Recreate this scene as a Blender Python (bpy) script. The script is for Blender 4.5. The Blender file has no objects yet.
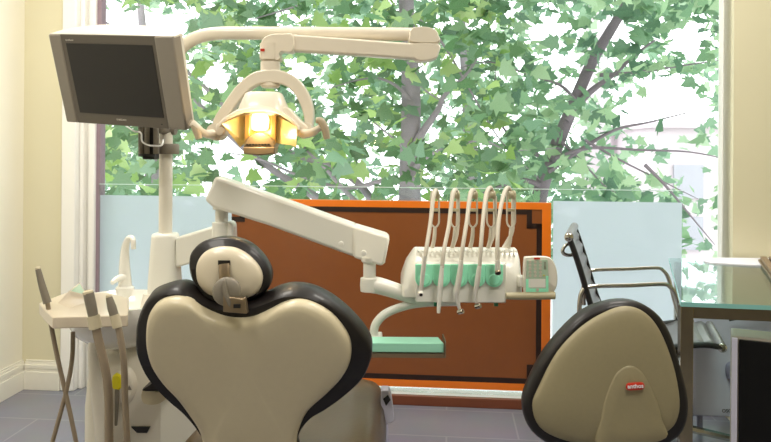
import bpy, bmesh, math, random
from mathutils import Vector, Matrix
random.seed(7)
PI = math.pi
scn = bpy.context.scene
C = scn.collection

# ------------------------------------------------------------------ camera
F, CX, HY, H, RHO = 700.0, 385.5, 150.0, 1.2, 0.007
cr, sr = math.cos(RHO), math.sin(RHO)
cam_d = bpy.data.cameras.new('camera'); cam = bpy.data.objects.new('camera', cam_d); C.objects.link(cam)
cam_d.sensor_width = 36; cam_d.sensor_fit = 'HORIZONTAL'; cam_d.lens = F/771*36
cam_d.shift_y = -(221-HY)/771
cam.matrix_world = Matrix(((cr, -sr, 0, 0), (0, 0, -1, 0), (sr, cr, 0, H), (0, 0, 0, 1)))
cam_d.clip_start = .05; cam_d.clip_end = 200
scn.camera = cam

def P(x, y, D):
    """world point seen at photo position x, y standing D metres down the view axis"""
    dx, dy = x-CX, HY-y
    return Vector(((dx*cr-dy*sr)/F*D, D, H+(dx*sr+dy*cr)/F*D))
WA = math.atan(.089); wc, ws = math.cos(WA), math.sin(WA)
def R(u, v, z):                     # room frame: u along the window wall, v outwards, z up
    return Vector((u*wc+v*ws, 3.25-u*ws+v*wc, z))
def PV(x, y, v):
    p = P(x, y, 1.0); a = p.x
    D = (v+3.25*wc)/(a*ws+wc)
    return P(x, y, D)
def UZ(x, y, v):                    # photo position -> (u, z) on plane v
    p = PV(x, y, v)
    return (p.x*wc-(p.y-3.25)*ws, p.z)
def PZ(x, y, z):
    p = P(x, y, 1.0); D = (z-H)/(p.z-H)
    return P(x, y, D)

# ------------------------------------------------------------------ materials
def s2l(c): return tuple(((v/255)/12.92 if v/255 <= .04045 else ((v/255+.055)/1.055)**2.4) for v in c)
def setin(b, n, v):
    if n in b.inputs: b.inputs[n].default_value = v
MATS = {}
def mat(name, rgb, rough=.5, metal=0, noise=0, nscale=20, coat=0, bump=0, trans=0, emit=None, es=0, ior=None, alpha=1, sub=0):
    m = bpy.data.materials.new(name); m.use_nodes = True; nt = m.node_tree; b = nt.nodes['Principled BSDF']
    col = s2l(rgb)
    setin(b, 'Base Color', (*col, 1)); setin(b, 'Roughness', rough); setin(b, 'Metallic', metal)
    setin(b, 'Coat Weight', coat); setin(b, 'Coat Roughness', .08); setin(b, 'Transmission Weight', trans)
    if ior: setin(b, 'IOR', ior)
    if emit: setin(b, 'Emission Color', (*s2l(emit), 1)); setin(b, 'Emission Strength', es)
    tc = nt.nodes.new('ShaderNodeTexCoord')
    nz = nt.nodes.new('ShaderNodeTexNoise'); nz.inputs['Scale'].default_value = nscale; nz.inputs['Detail'].default_value = 4
    nt.links.new(tc.outputs['Object'], nz.inputs['Vector'])
    if noise:
        mx = nt.nodes.new('ShaderNodeMix'); mx.data_type = 'RGBA'
        mx.inputs[6].default_value = (*[c*(1-noise) for c in col], 1); mx.inputs[7].default_value = (*[min(1, c*(1+noise)) for c in col], 1)
        nt.links.new(nz.outputs['Fac'], mx.inputs[0]); nt.links.new(mx.outputs[2], b.inputs['Base Color'])
    if bump:
        bp = nt.nodes.new('ShaderNodeBump'); bp.inputs['Strength'].default_value = bump; bp.inputs['Distance'].default_value = .002
        nt.links.new(nz.outputs['Fac'], bp.inputs['Height']); nt.links.new(bp.outputs['Normal'], b.inputs['Normal'])
    MATS[name] = m
    return m

M_wall = mat('wall_paint', (226, 219, 188), .85, noise=.03, nscale=3)
M_wall_l = mat('wall_paint_window_lit', (244, 239, 222), .85, noise=.02, nscale=3)  # paler copy of the wall paint, window light put into its colour
M_ceil = mat('ceiling_paint', (240, 238, 228), .9)
M_trim = mat('trim_gloss', (244, 240, 226), .4, noise=.02)
M_trimw = mat('casing_white', (252, 250, 244), .45)
M_frame = mat('window_frame_mauve', (150, 130, 140), .5, noise=.1, nscale=30)
M_plast = mat('white_plastic', (236, 234, 224), .32, coat=.3, noise=.015, nscale=5)
M_plast2 = mat('ivory_plastic', (232, 226, 212), .35, coat=.3, noise=.02, nscale=5)
M_shell = mat('beige_shell', (206, 194, 164), .42, coat=.15, noise=.03, nscale=60)
M_shell2 = mat('khaki_shell', (148, 138, 108), .5, noise=.05, nscale=120)
M_porc = mat('white_porcelain', (242, 240, 232), .12, coat=.6)
M_leather = mat('dark_leather', (23, 18, 17), .45, coat=.12, noise=.1, nscale=90, bump=.15)
M_leather.node_tree.nodes['Principled BSDF'].inputs['Specular IOR Level'].default_value = .35
M_seatl = mat('olive_leather', (84, 66, 42), .38, coat=.1, noise=.08, nscale=70, bump=.15)
M_black = mat('black_plastic', (22, 20, 20), .45)
M_blackg = mat('black_gloss', (4, 4, 5), .6)
M_blackg.node_tree.nodes['Principled BSDF'].inputs['Specular IOR Level'].default_value = .25
M_screen = mat('screen_glass', (24, 20, 19), .3)
M_mongrey = mat('monitor_grey', (142, 134, 122), .45, noise=.03, nscale=200)
M_mongrey2 = mat('monitor_bezel', (100, 93, 82), .5, noise=.03, nscale=200)
M_monwhite = mat('monitor_top', (214, 208, 196), .4)
M_greyp = mat('grey_plastic', (130, 122, 108), .5, noise=.05)
M_hose = mat('grey_hose', (150, 134, 112), .55, noise=.06, nscale=40)
M_hosel = mat('pale_hose', (206, 198, 182), .45, noise=.03)
M_chrome = mat('chrome', (205, 200, 190), .12, metal=1, noise=.04, nscale=8)
M_chromed = mat('steel_painted_reflections', (150, 138, 114), .13, metal=1, noise=.5, nscale=7)  # strong colour noise paints in the contrast of mirrored surroundings
M_steel = mat('brushed_steel', (150, 132, 108), .35, metal=.8, noise=.1)
M_silver = mat('handpiece_silver', (236, 232, 224), .28, metal=.35)
M_green = mat('mint_silicone', (160, 244, 206), .4, noise=.03)
M_greend = mat('green_plug', (40, 130, 90), .4)
M_greenl = mat('mint_tray', (168, 234, 206), .3, noise=.02)
M_greenpale = mat('pale_green_label', (176, 200, 176), .5)
M_red = mat('red_badge', (196, 48, 30), .35)
M_white = mat('white_paint', (250, 250, 248), .4)
M_orange = mat('orange_lacquer', (236, 122, 26), .3, coat=.2, noise=.02, nscale=4)
M_brown = mat('brown_lacquer', (134, 76, 34), .34, coat=.15, noise=.07, nscale=14)
M_inset = mat('dark_inlay', (40, 22, 14), .4)
M_plinth = mat('plinth_panel_reflection', (120, 66, 42), .35, noise=.1, nscale=10)  # low step, its red-brown paints in the reflection of the panel
M_yellow = mat('yellow_knob', (228, 215, 20), .4)
M_paper = mat('paper', (240, 240, 248), .7)
M_taupe = mat('taupe_plastic', (140, 118, 92), .45)
M_taupe2 = mat('grip_taupe', (176, 160, 134), .45)
M_lav = mat('lavender_plastic', (206, 204, 222), .5, noise=.02)
M_lavd = mat('lavender_grey', (150, 146, 168), .5)
M_bark = mat('bark', (150, 140, 148), .9, noise=.3, nscale=9, bump=.6)
M_bark2 = mat('dark_bark', (116, 106, 114), .9, noise=.3, nscale=9, bump=.6)
M_build = mat('pale_stone', (212, 200, 206), .9, noise=.05, nscale=2)
M_bwin = mat('building_window', (176, 176, 186), .2)
M_pave = mat('pavement', (190, 190, 188), .9, noise=.1, nscale=2)
M_mesh = mat('silver_sling', (132, 128, 128), .35, metal=.3, noise=.1, nscale=80)
M_yelp = mat('tan_bar', (182, 172, 140), .4, noise=.03)
M_lightcase = mat('lamp_housing', (228, 218, 200), .35, coat=.3, noise=.02)
M_lightrefl = mat('lamp_cover_bronze', (150, 128, 98), .4, metal=.3)
M_gold = mat('gold_reflector', (196, 150, 84), .3, metal=.6)
M_bulb = mat('lamp_filament', (255, 240, 200), .4, emit=(255, 226, 170), es=3)
M_panel = mat('ceiling_diffuser', (255, 255, 255), .4, emit=(255, 244, 222), es=3)

def nodes_mat(name):
    m = bpy.data.materials.new(name); m.use_nodes = True; nt = m.node_tree
    for n in list(nt.nodes): nt.nodes.remove(n)
    return m, nt, nt.nodes.new('ShaderNodeOutputMaterial')
def glass_mat(name, tint, refl_ior=1.45, boost=1.0, rough=.0):
    m, nt, out = nodes_mat(name)
    t = nt.nodes.new('ShaderNodeBsdfTransparent'); t.inputs[0].default_value = (*tint, 1)
    g = nt.nodes.new('ShaderNodeBsdfGlossy'); g.inputs['Roughness'].default_value = rough
    fr = nt.nodes.new('ShaderNodeFresnel')
    ge = nt.nodes.new('ShaderNodeNewGeometry'); mi = nt.nodes.new('ShaderNodeMix'); mi.inputs[2].default_value = refl_ior; mi.inputs[3].default_value = 1/refl_ior
    nt.links.new(ge.outputs['Backfacing'], mi.inputs[0]); nt.links.new(mi.outputs[0], fr.inputs[0])   # same reflectance from both sides of the sheet
    mu = nt.nodes.new('ShaderNodeMath'); mu.operation = 'MULTIPLY'; mu.inputs[1].default_value = boost; mu.use_clamp = True
    mx = nt.nodes.new('ShaderNodeMixShader')
    nt.links.new(fr.outputs[0], mu.inputs[0]); nt.links.new(mu.outputs[0], mx.inputs[0])
    nt.links.new(t.outputs[0], mx.inputs[1]); nt.links.new(g.outputs[0], mx.inputs[2]); nt.links.new(mx.outputs[0], out.inputs[0])
    return m
M_pane = glass_mat('window_glass', (.97, .985, .98), 1.45, 1.0)
M_rail = glass_mat('balustrade_glass', (.95, .98, .97), 1.35, .6)
M_table = glass_mat('table_glass', (.80, .93, .90), 1.5, 1.2)
def translucent(name, rgb, tfac=.6, rough=.6, clear=0.0, gloss=.05, rgb2=None):
    m, nt, out = nodes_mat(name)
    d = nt.nodes.new('ShaderNodeBsdfDiffuse'); t = nt.nodes.new('ShaderNodeBsdfTranslucent')
    d.inputs[0].default_value = (*s2l(rgb), 1); t.inputs[0].default_value = (*s2l(rgb2 or rgb), 1)
    mx = nt.nodes.new('ShaderNodeMixShader'); mx.inputs[0].default_value = tfac
    nt.links.new(d.outputs[0], mx.inputs[1]); nt.links.new(t.outputs[0], mx.inputs[2])
    last = mx
    if clear:
        tr = nt.nodes.new('ShaderNodeBsdfTransparent'); m2 = nt.nodes.new('ShaderNodeMixShader'); m2.inputs[0].default_value = clear
        nt.links.new(last.outputs[0], m2.inputs[1]); nt.links.new(tr.outputs[0], m2.inputs[2]); last = m2
    g = nt.nodes.new('ShaderNodeBsdfGlossy'); g.inputs['Roughness'].default_value = rough
    m3 = nt.nodes.new('ShaderNodeMixShader'); m3.inputs[0].default_value = gloss
    nt.links.new(last.outputs[0], m3.inputs[1]); nt.links.new(g.outputs[0], m3.inputs[2])
    nt.links.new(m3.outputs[0], out.inputs[0])
    return m, nt, d, t
M_frost = translucent('frosted_film', (222, 224, 236), .84, .3, .03)[0]
M_amber = translucent('amber_shield', (254, 238, 178), .7, .2, .12, rgb2=(255, 232, 160))[0]
def leaf_mat(name, stops):
    m, nt, d, t = translucent(name, (120, 160, 100), .45, .4, 0, .05)
    ge = nt.nodes.new('ShaderNodeNewGeometry'); cr_ = nt.nodes.new('ShaderNodeValToRGB')
    el = cr_.color_ramp.elements
    for i, (p, c) in enumerate(stops):
        e = el[i] if i < 2 else el.new(p)
        e.position = p; e.color = (*s2l(c), 1)
    nt.links.new(ge.outputs['Random Per Island'], cr_.inputs[0])
    nt.links.new(cr_.outputs[0], d.inputs[0]); nt.links.new(cr_.outputs[0], t.inputs[0])
    return m
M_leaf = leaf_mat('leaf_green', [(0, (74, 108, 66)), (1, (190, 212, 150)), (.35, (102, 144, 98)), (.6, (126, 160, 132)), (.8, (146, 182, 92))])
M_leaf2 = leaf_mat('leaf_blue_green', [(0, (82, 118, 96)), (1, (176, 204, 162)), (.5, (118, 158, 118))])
M_leaf3 = leaf_mat('leaf_far_hazed', [(0, (110, 146, 120)), (1, (190, 212, 180)), (.5, (142, 178, 146))])  # far leaves, haze and overexposure paled into the colours

# floor tiles
m, nt, out = nodes_mat('stone_floor_tiles'); b = nt.nodes.new('ShaderNodeBsdfPrincipled'); M_floor = m
tc = nt.nodes.new('ShaderNodeTexCoord'); br = nt.nodes.new('ShaderNodeTexBrick'); nz = nt.nodes.new('ShaderNodeTexNoise')
br.inputs['Scale'].default_value = 1.0; br.inputs['Brick Width'].default_value = .6; br.inputs['Row Height'].default_value = .3
br.inputs['Mortar Size'].default_value = .004; br.inputs['Color1'].default_value = (*s2l((132, 133, 146)), 1)
br.inputs['Color2'].default_value = (*s2l((138, 138, 151)), 1); br.inputs['Mortar'].default_value = (*s2l((158, 158, 168)), 1)
nz.inputs['Scale'].default_value = 6; nz.inputs['Detail'].default_value = 6
mp = nt.nodes.new('ShaderNodeMapping'); mp.inputs['Rotation'].default_value = (0, 0, WA)
mx = nt.nodes.new('ShaderNodeMix'); mx.data_type = 'RGBA'; mx.blend_type = 'MULTIPLY'; mx.inputs[0].default_value = .25
nt.links.new(tc.outputs['Object'], mp.inputs[0]); nt.links.new(mp.outputs[0], br.inputs['Vector']); nt.links.new(tc.outputs['Object'], nz.inputs['Vector'])
nt.links.new(br.outputs['Color'], mx.inputs[6]); nt.links.new(nz.outputs['Color'], mx.inputs[7]); nt.links.new(mx.outputs[2], b.inputs['Base Color'])
b.inputs['Roughness'].default_value = .32; nt.links.new(b.outputs[0], out.inputs[0])

# ------------------------------------------------------------------ geometry collector
class G:
    def __init__(s): s.v = []; s.f = []
    def add(s, vs, fs):
        n = len(s.v); s.v += [Vector(p) for p in vs]; s.f += [tuple(i+n for i in f) for f in fs]; return s
    def box(s, c, size, ax=None):
        c = Vector(c); ax = ax or (Vector((1, 0, 0)), Vector((0, 1, 0)), Vector((0, 0, 1)))
        h = [a.normalized()*(d/2) for a, d in zip(ax, size)]
        vs = [c+h[0]*i+h[1]*j+h[2]*k for i in (-1, 1) for j in (-1, 1) for k in (-1, 1)]
        return s.add(vs, [(0, 1, 3, 2), (4, 6, 7, 5), (0, 4, 5, 1), (2, 3, 7, 6), (0, 2, 6, 4), (1, 5, 7, 3)])
    def bar(s, a, b, w, h, up=(0, 0, 1)):
        a, b = Vector(a), Vector(b); d = (b-a); L = d.length; d.normalize(); up = Vector(up)
        sd = d.cross(up).normalized(); u2 = sd.cross(d)
        return s.box((a+b)/2, (L, w, h), (d, sd, u2))
    def prism(s, pts, off):
        """polygon (list of points) swept by vector off"""
        n = len(pts); off = Vector(off); pts = [Vector(p) for p in pts]
        vs = pts+[p+off for p in pts]
        fs = [tuple(range(n)), tuple(range(2*n-1, n-1, -1))]+[(i, (i+1) % n+0, (i+1) % n+n, i+n) for i in range(n)]
        return s.add(vs, fs)
    def tube(s, pts, r, seg=12, smooth=True, n=6, flat=1.0, closed=False, up=None):
        pts = [Vector(p) for p in pts]
        if not isinstance(r, (list, tuple)): r = [r]*len(pts)
        if smooth and len(pts) > 2: pts, r = spline(pts, r, n)
        rings = []; T0 = None; N = None
        for i, p in enumerate(pts):
            t = (pts[min(i+1, len(pts)-1)]-pts[max(i-1, 0)]).normalized()
            if N is None:
                ref = Vector(up) if up else (Vector((0, 0, 1)) if abs(t.z) < .9 else Vector((0, 1, 0)))
                N = (ref-t*ref.dot(t)).normalized()
            else: N = (N-t*N.dot(t)).normalized()
            B = t.cross(N)
            rings.append([p+(N*math.cos(a)*flat+B*math.sin(a))*r[i] for a in [2*PI*k/seg for k in range(seg)]])
        vs = [q for rg in rings for q in rg]; fs = []
        for i in range(len(rings)-1):
            for k in range(seg):
                k2 = (k+1) % seg; fs.append((i*seg+k, i*seg+k2, (i+1)*seg+k2, (i+1)*seg+k))
        fs.append(tuple(range(seg-1, -1, -1))); fs.append(tuple((len(rings)-1)*seg+k for k in range(seg)))
        return s.add(vs, fs)
    def lathe(s, prof, base, axis=(0, 0, 1), seg=32, sx=1.0, sy=1.0, xa=None):
        base = Vector(base); ax = Vector(axis).normalized()
        ref = Vector(xa) if xa else (Vector((1, 0, 0)) if abs(ax.x) < .9 else Vector((0, 1, 0)))
        N = (ref-ax*ref.dot(ax)).normalized(); B = ax.cross(N)
        vs = []; fs = []
        for r, h in prof:
            vs += [base+ax*h+(N*math.cos(2*PI*k/seg)*sx+B*math.sin(2*PI*k/seg)*sy)*max(r, 1e-5) for k in range(seg)]
        for i in range(len(prof)-1):
            for k in range(seg):
                k2 = (k+1) % seg; fs.append((i*seg+k, i*seg+k2, (i+1)*seg+k2, (i+1)*seg+k))
        fs.append(tuple(range(seg-1, -1, -1))); fs.append(tuple((len(prof)-1)*seg+k for k in range(seg)))
        return s.add(vs, fs)
    def pillow(s, outline, nrm, prof, cen=None, res=4, smooth=True):
        """outline: closed ring of 3D points; prof: (scale, height) rings from one face to the other"""
        o = cspline(outline, res) if smooth else [Vector(p) for p in outline]
        n = len(o); cen = Vector(cen) if cen else sum(o, Vector())/n; nrm = Vector(nrm).normalized()
        vs = []; fs = []
        for sc, h in prof: vs += [cen+(p-cen)*sc+nrm*h for p in o]
        for i in range(len(prof)-1):
            for k in range(n):
                k2 = (k+1) % n; fs.append((i*n+k, i*n+k2, (i+1)*n+k2, (i+1)*n+k))
        for base, h, rev in ((0, prof[0][1], True), ((len(prof)-1)*n, prof[-1][1], False)):
            vs.append(cen+nrm*h); ci = len(vs)-1
            for k in range(n):
                k2 = (k+1) % n; fs.append((ci, base+k2, base+k) if rev else (ci, base+k, base+k2))
        return s.add(vs, fs)
    def ball(s, c, r, seg=16, sc=(1, 1, 1)):
        c = Vector(c); prof = []
        vs = []; fs = []; m_ = seg//2
        for i in range(m_+1):
            t = PI*i/m_
            vs += [c+Vector((math.sin(t)*math.cos(2*PI*k/seg)*sc[0], math.sin(t)*math.sin(2*PI*k/seg)*sc[1], math.cos(t)*sc[2]))*r for k in range(seg)]
        for i in range(m_):
            for k in range(seg):
                k2 = (k+1) % seg; fs.append((i*seg+k, (i+1)*seg+k, (i+1)*seg+k2, i*seg+k2))
        return s.add(vs, fs)

def cr1(a, b, c, d, t):
    return .5*((2*b)+(c-a)*t+(2*a-5*b+4*c-d)*t*t+(3*b-a-3*c+d)*t**3)
def spline(pts, r, n):
    P2 = []; R2 = []
    for i in range(len(pts)-1):
        a = pts[max(i-1, 0)]; b = pts[i]; c = pts[i+1]; d = pts[min(i+2, len(pts)-1)]
        for k in range(n):
            t = k/n; P2.append(cr1(a, b, c, d, t)); R2.append(r[i]*(1-t)+r[i+1]*t)
    P2.append(pts[-1]); R2.append(r[-1]); return P2, R2
def cspline(pts, n):
    pts = [Vector(p) for p in pts]; L = len(pts); o = []
    for i in range(L):
        for k in range(n): o.append(cr1(pts[i-1], pts[i], pts[(i+1) % L], pts[(i+2) % L], k/n))
    return o

ORG = {}
def build(name, g, m, parent=None, bevel=0, sharp=35, label=None, base=None, bseg=2, extra=None):
    if parent is not None: org = ORG[parent]
    else: org = Vector(base) if base is not None else Vector((sum((p.x for p in g.v))/len(g.v), sum((p.y for p in g.v))/len(g.v), min(p.z for p in g.v)))
    me = bpy.data.meshes.new(name)
    me.from_pydata([p-org for p in g.v], [], g.f)
    bm = bmesh.new(); bm.from_mesh(me); bmesh.ops.remove_doubles(bm, verts=bm.verts, dist=1e-5) if len(g.v) < 20000 else None
    if len(g.v) < 20000: bmesh.ops.recalc_face_normals(bm, faces=bm.faces)
    bm.to_mesh(me); bm.free()
    me.materials.append(m)
    me.polygons.foreach_set('use_smooth', [True]*len(me.polygons))
    me.set_sharp_from_angle(angle=math.radians(sharp))
    o = bpy.data.objects.new(name, me); C.objects.link(o)
    if parent is not None: o.parent = parent
    else: o.location = org
    ORG[o] = org
    if bevel:
        b = o.modifiers.new('bevel', 'BEVEL'); b.width = bevel; b.segments = bseg; b.limit_method = 'ANGLE'; b.angle_limit = math.radians(35)
        b.harden_normals = False
    if label: o['label'] = label
    return o
def thing(name, label, cat, loc, group=None):
    o = bpy.data.objects.new(name, None); C.objects.link(o); o.location = loc; o.empty_display_size = .1
    o['label'] = label; o['category'] = cat
    if group: o['group'] = group
    ORG[o] = Vector(loc); return o
def tag(o, label, cat, group=None, kind=None):
    o['label'] = label; o['category'] = cat
    if group: o['group'] = group
    if kind: o['kind'] = kind
    return o
def struct(name, g, m, parent=None, **k):
    o = build(name, g, m, parent, **k)
    if parent is None: o['kind'] = 'structure'
    return o
def text(name, body, size, origin, xdir, ydir, m, parent, depth=.0004):
    cu = bpy.data.curves.new('t', 'FONT'); cu.body = body; cu.size = size; cu.extrude = depth; cu.align_x = 'CENTER'; cu.align_y = 'CENTER'
    cu.resolution_u = 3; cu.offset = size*.012
    to = bpy.data.objects.new('t', cu); C.objects.link(to)
    dg = bpy.context.evaluated_depsgraph_get(); me = bpy.data.meshes.new_from_object(to.evaluated_get(dg))
    xd = Vector(xdir).normalized(); yd = Vector(ydir); yd = (yd-xd*yd.dot(xd)).normalized(); zd = xd.cross(yd)
    g = G(); g.add([Vector(origin)+xd*v.co.x+yd*v.co.y+zd*v.co.z for v in me.vertices], [tuple(p.vertices) for p in me.polygons])
    bpy.data.objects.remove(to); bpy.data.curves.remove(cu); bpy.data.meshes.remove(me)
    return build(name, g, m, parent)

RU, RV, RZ = Vector((wc, -ws, 0)), Vector((ws, wc, 0)), Vector((0, 0, 1))
def rbox(g, u0, u1, v0, v1, z0, z1):
    return g.box(R((u0+u1)/2, (v0+v1)/2, (z0+z1)/2), (u1-u0, v1-v0, z1-z0), (RU, RV, RZ))

# ------------------------------------------------------------------ room
uL = UZ(22, 390, .08)[0]             # left corner
uR, zC, vF = 3.0, 2.78, -6.0
uWL = UZ(97, 200, .1)[0]; uWR = UZ(717.5, 200, .1)[0]
g = rbox(G(), uL-.15, uR+.15, vF-.15, .17, -.12, 0); struct('floor', g, M_floor)
g = rbox(G(), uL-.15, uR+.15, vF-.15, .17, zC, zC+.12); struct('ceiling', g, M_ceil)
g = rbox(G(), uL-.15, uL, vF, .17, 0, zC); struct('wall_left', g, M_wall_l)
g = rbox(G(), uR, uR+.15, vF, .17, 0, zC); struct('wall_right', g, M_wall)
g = rbox(G(), uL-.15, uR+.15, vF-.15, vF, 0, zC); struct('wall_front', g, M_wall)
pL = UZ(63, 200, .08)[0]; pR = UZ(733, 200, 0)[0]
g = rbox(G(), uL, pL, .08, .17, 0, zC); rbox(g, pR, uR, 0, .17, 0, zC); rbox(g, pL, pR, .0, .17, 2.5, zC); struct('wall_back', g, M_wall)
# window casings
def casing(name, edges, z1=2.5):
    g = G()
    for (x0, x1, v0, v1) in edges:
        rbox(g, x0, x1, v0, v1, 0, z1)
    return struct(name, g, M_trimw, bevel=.006)
U = lambda x, v: UZ(x, 200, v)[0]
zsill = UZ(460, 397.8, .05)[1]-.001      # height of the window sill
casing('trim_1', [(pL, U(75, .06), .06, .17), (U(75, .06)+.001, U(84, .10), .095, .17), (U(84, .10), U(90, .12), .125, .17), (U(90, .12), U(94, .10), .10, .17)])
casing('trim_2', [(U(717.5, .17), U(723, .12), .12, .17), (U(723, .12), U(729.5, .05), .05, .17), (U(729.5, .05), pR, .03, .17)])
fL0, fL1 = U(94, .10), U(105, .17)
g = rbox(G(), fL0, U(101, .13), .12, .17, 0, 2.5); rbox(g, U(101, .13), fL1, .14, .17, 0, 2.5)
rbox(g, fL1, U(717.5, .17), .14, .17, 2.4, 2.5)
win = struct('window_1', g, M_frame, bevel=.003)
g = rbox(G(), fL1, U(717.5, .17), .152, .158, zsill+.001, 2.4)
build('pane', g, M_pane, win)
# baseboards, stepped profile
def baseboard(name, u0, u1, v0, along='u', h=.145):
    g = G()
    for z0, z1, d in ((0, h*.62, .022), (h*.62, h*.72, .017), (h*.72, h*.86, .019), (h*.86, h*.95, .012), (h*.95, h, .006)):
        if along == 'u': rbox(g, u0, u1, v0-d, v0, z0, z1)
        else: rbox(g, v0, v0+d, u0, u1, z0, z1)
    return struct(name, g, M_trim, bevel=.002)
baseboard('baseboard_back', uL+.022, pL, .08)
baseboard('baseboard_left', vF, .08, uL, 'v')
baseboard('baseboard_right', pR, uR, 0)
# sill and ledge outside
g = rbox(G(), fL1+.002, U(717.5, .17)-.002, .0745, .72, -.1, zsill); struct('trim_3', g, M_white)

# ceiling lights (behind and above the camera)
for i, (u, v) in enumerate(((-.9, -2.6), (1.0, -2.6), (-.9, -.9), (1.0, -.9))):
    t = thing('ceiling_light', 'square recessed ceiling light panel above the treatment area', 'ceiling light', R(u, v, zC-.03), 'recessed ceiling lights')
    g = rbox(G(), u-.32, u-.3, v-.32, v+.32, zC-.03, zC); rbox(g, u+.3, u+.32, v-.32, v+.32, zC-.03, zC)
    rbox(g, u-.3, u+.3, v-.32, v-.3, zC-.03, zC); rbox(g, u-.3, u+.3, v+.3, v+.32, zC-.03, zC)
    build('light_frame', g, M_white, t)
    build('diffuser', rbox(G(), u-.3, u+.3, v-.3, v+.3, zC-.012, zC-.004), M_panel, t)
    ld = bpy.data.lights.new('ceiling_lamp', 'AREA'); ld.shape = 'SQUARE'; ld.size = .58; ld.energy = LAMP if (LAMP := 23) else 0
    ld.color = (1, .96, .89)
    lo = bpy.data.objects.new('ceiling_lamp', ld); C.objects.link(lo); lo.location = R(u, v, zC-.035); lo.rotation_euler = (0, 0, -WA)

# ------------------------------------------------------------------ world
w = bpy.data.worlds.new('overcast_sky'); scn.world = w; w.use_nodes = True; nt = w.node_tree
bg = nt.nodes['Background']; tcw = nt.nodes.new('ShaderNodeTexCoord'); nzw = nt.nodes.new('ShaderNodeTexNoise'); nzw.inputs['Scale'].default_value = 3
crw = nt.nodes.new('ShaderNodeValToRGB'); crw.color_ramp.elements[0].color = (.93, .96, 1, 1); crw.color_ramp.elements[1].color = (1, 1, 1, 1)
nt.links.new(tcw.outputs['Generated'], nzw.inputs['Vector']); nt.links.new(nzw.outputs['Fac'], crw.inputs[0]); nt.links.new(crw.outputs[0], bg.inputs['Color'])
bg.inputs['Strength'].default_value = 3.5

# ------------------------------------------------------------------ outside
g = G().box((0, 24, -3.15), (80, 40, .1)); struct('ground', g, M_pave)
vG = .105
# clear glass balustrade sheet with two frosted films
u0, u1 = U(98, vG), UZ(683, 200, vG)[0]
zt = UZ(390, 187.7, vG)[1]; zf = UZ(390, 199, vG)[1]
rt = thing('glass_balustrade', 'long clear glass balustrade sheet with frosted lower film standing inside the window', 'glass balustrade', R((u0+u1)/2, vG, 0))
build('glass_sheet', rbox(G(), u0+.005, u1, vG, vG+.012, zsill+.001, zt), M_rail, rt)
M_gedge = mat('balustrade_edge', (206, 226, 222), .25)
build('polished_edge', rbox(G(), u0+.005, u1, vG, vG+.012, zt, zt+.003), M_gedge, rt)
fa, fb = U(234, vG), U(551.5, vG)
build('frosted_film', G().add([R(u0+.005, vG+.0130, zsill+.002), R(fa, vG+.0130, zsill+.002), R(fa, vG+.0130, zf), R(u0+.005, vG+.0130, zf)], [(0, 1, 2, 3)]), M_frost, rt, label='pale frosted film on the lower glass')
build('frosted_film', G().add([R(fb+.01, vG+.0130, zsill+.002), R(u1, vG+.0130, zsill+.002), R(u1, vG+.0130, zf), R(fb+.01, vG+.0130, zf)], [(0, 1, 2, 3)]), M_frost, rt, label='pale frosted film on the lower glass')

# orange bordered brown panel
vP = .05
def pz(x, y): return UZ(x, y, vP)
a = UZ(231, 300, vP)[0]; b_ = UZ(550.5, 300, vP)[0]
ztp = UZ(550, 203, vP)[1]; zbt = UZ(460, 388.6, vP)[1]
zo_t = UZ(540, 209.5, vP)[1]; zo_b = UZ(460, 381.5, vP)[1]; uo_r = UZ(541.5, 300, vP)[0]
bp = thing('wall_panel', 'large brown lacquered panel with bright orange border and dark inlaid line', 'decorative panel', R((a+b_)/2, vP, zbt))
build('panel_board', rbox(G(), a, uo_r, vP+.002, vP+.03, zo_b, zo_t), M_brown, bp)
g = rbox(G(), a, b_, vP-.002, vP+.032, zo_t, ztp); rbox(g, uo_r, b_, vP-.002, vP+.032, zo_b, zo_t); rbox(g, a, b_, vP-.002, vP+.032, zbt, zo_b)
build('orange_border', g, M_orange, bp, label='bright orange border strip')
lw = .024; st = .065
g = G(); vi0, vi1 = vP-.0005, vP+.004
ti = zo_t-.0; bi = zo_b; ri = uo_r; li = a
def hb(ua, ub, z): rbox(g, ua, ub, vi0, vi1, z, z+lw)
def vb(u, za, zb): rbox(g, u, u+lw, vi0, vi1, za, zb)
hb(li+st, ri-st, ti-lw)                        # top line
vb(ri-st-lw*.2, ti-st-lw, ti-.0); hb(ri-st-lw*.2, ri-.0, ti-st-lw*1.0)
vb(ri-lw, bi+st, ti-st)                        # right line
hb(ri-st, ri, bi+st); vb(ri-st, bi, bi+st); hb(li+st, ri-st, bi)
vb(li+st-lw, ti-st, ti); hb(li, li+st, ti-st-lw*.6)
vb(li, bi+st, ti-st-lw); hb(li, li+st, bi+st); vb(li+st-lw, bi, bi+st)
build('inlaid_line', g, M_inset, bp, label='dark inlaid line with stepped corners')
for uu in (a+.06, b_-.1): g = G(); rbox(g, uu, uu+.04, vP+.003, vP+.03, UZ(460, 401, vP)[1]-.0, zbt); build('support_foot', g, M_inset, bp)
zp = UZ(460, 397.8, vP)[1]
g = rbox(G(), U(200, vP), U(560, vP), vP, .074, 0, zp); struct('trim_4', g, M_plinth, bevel=.003)

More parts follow.
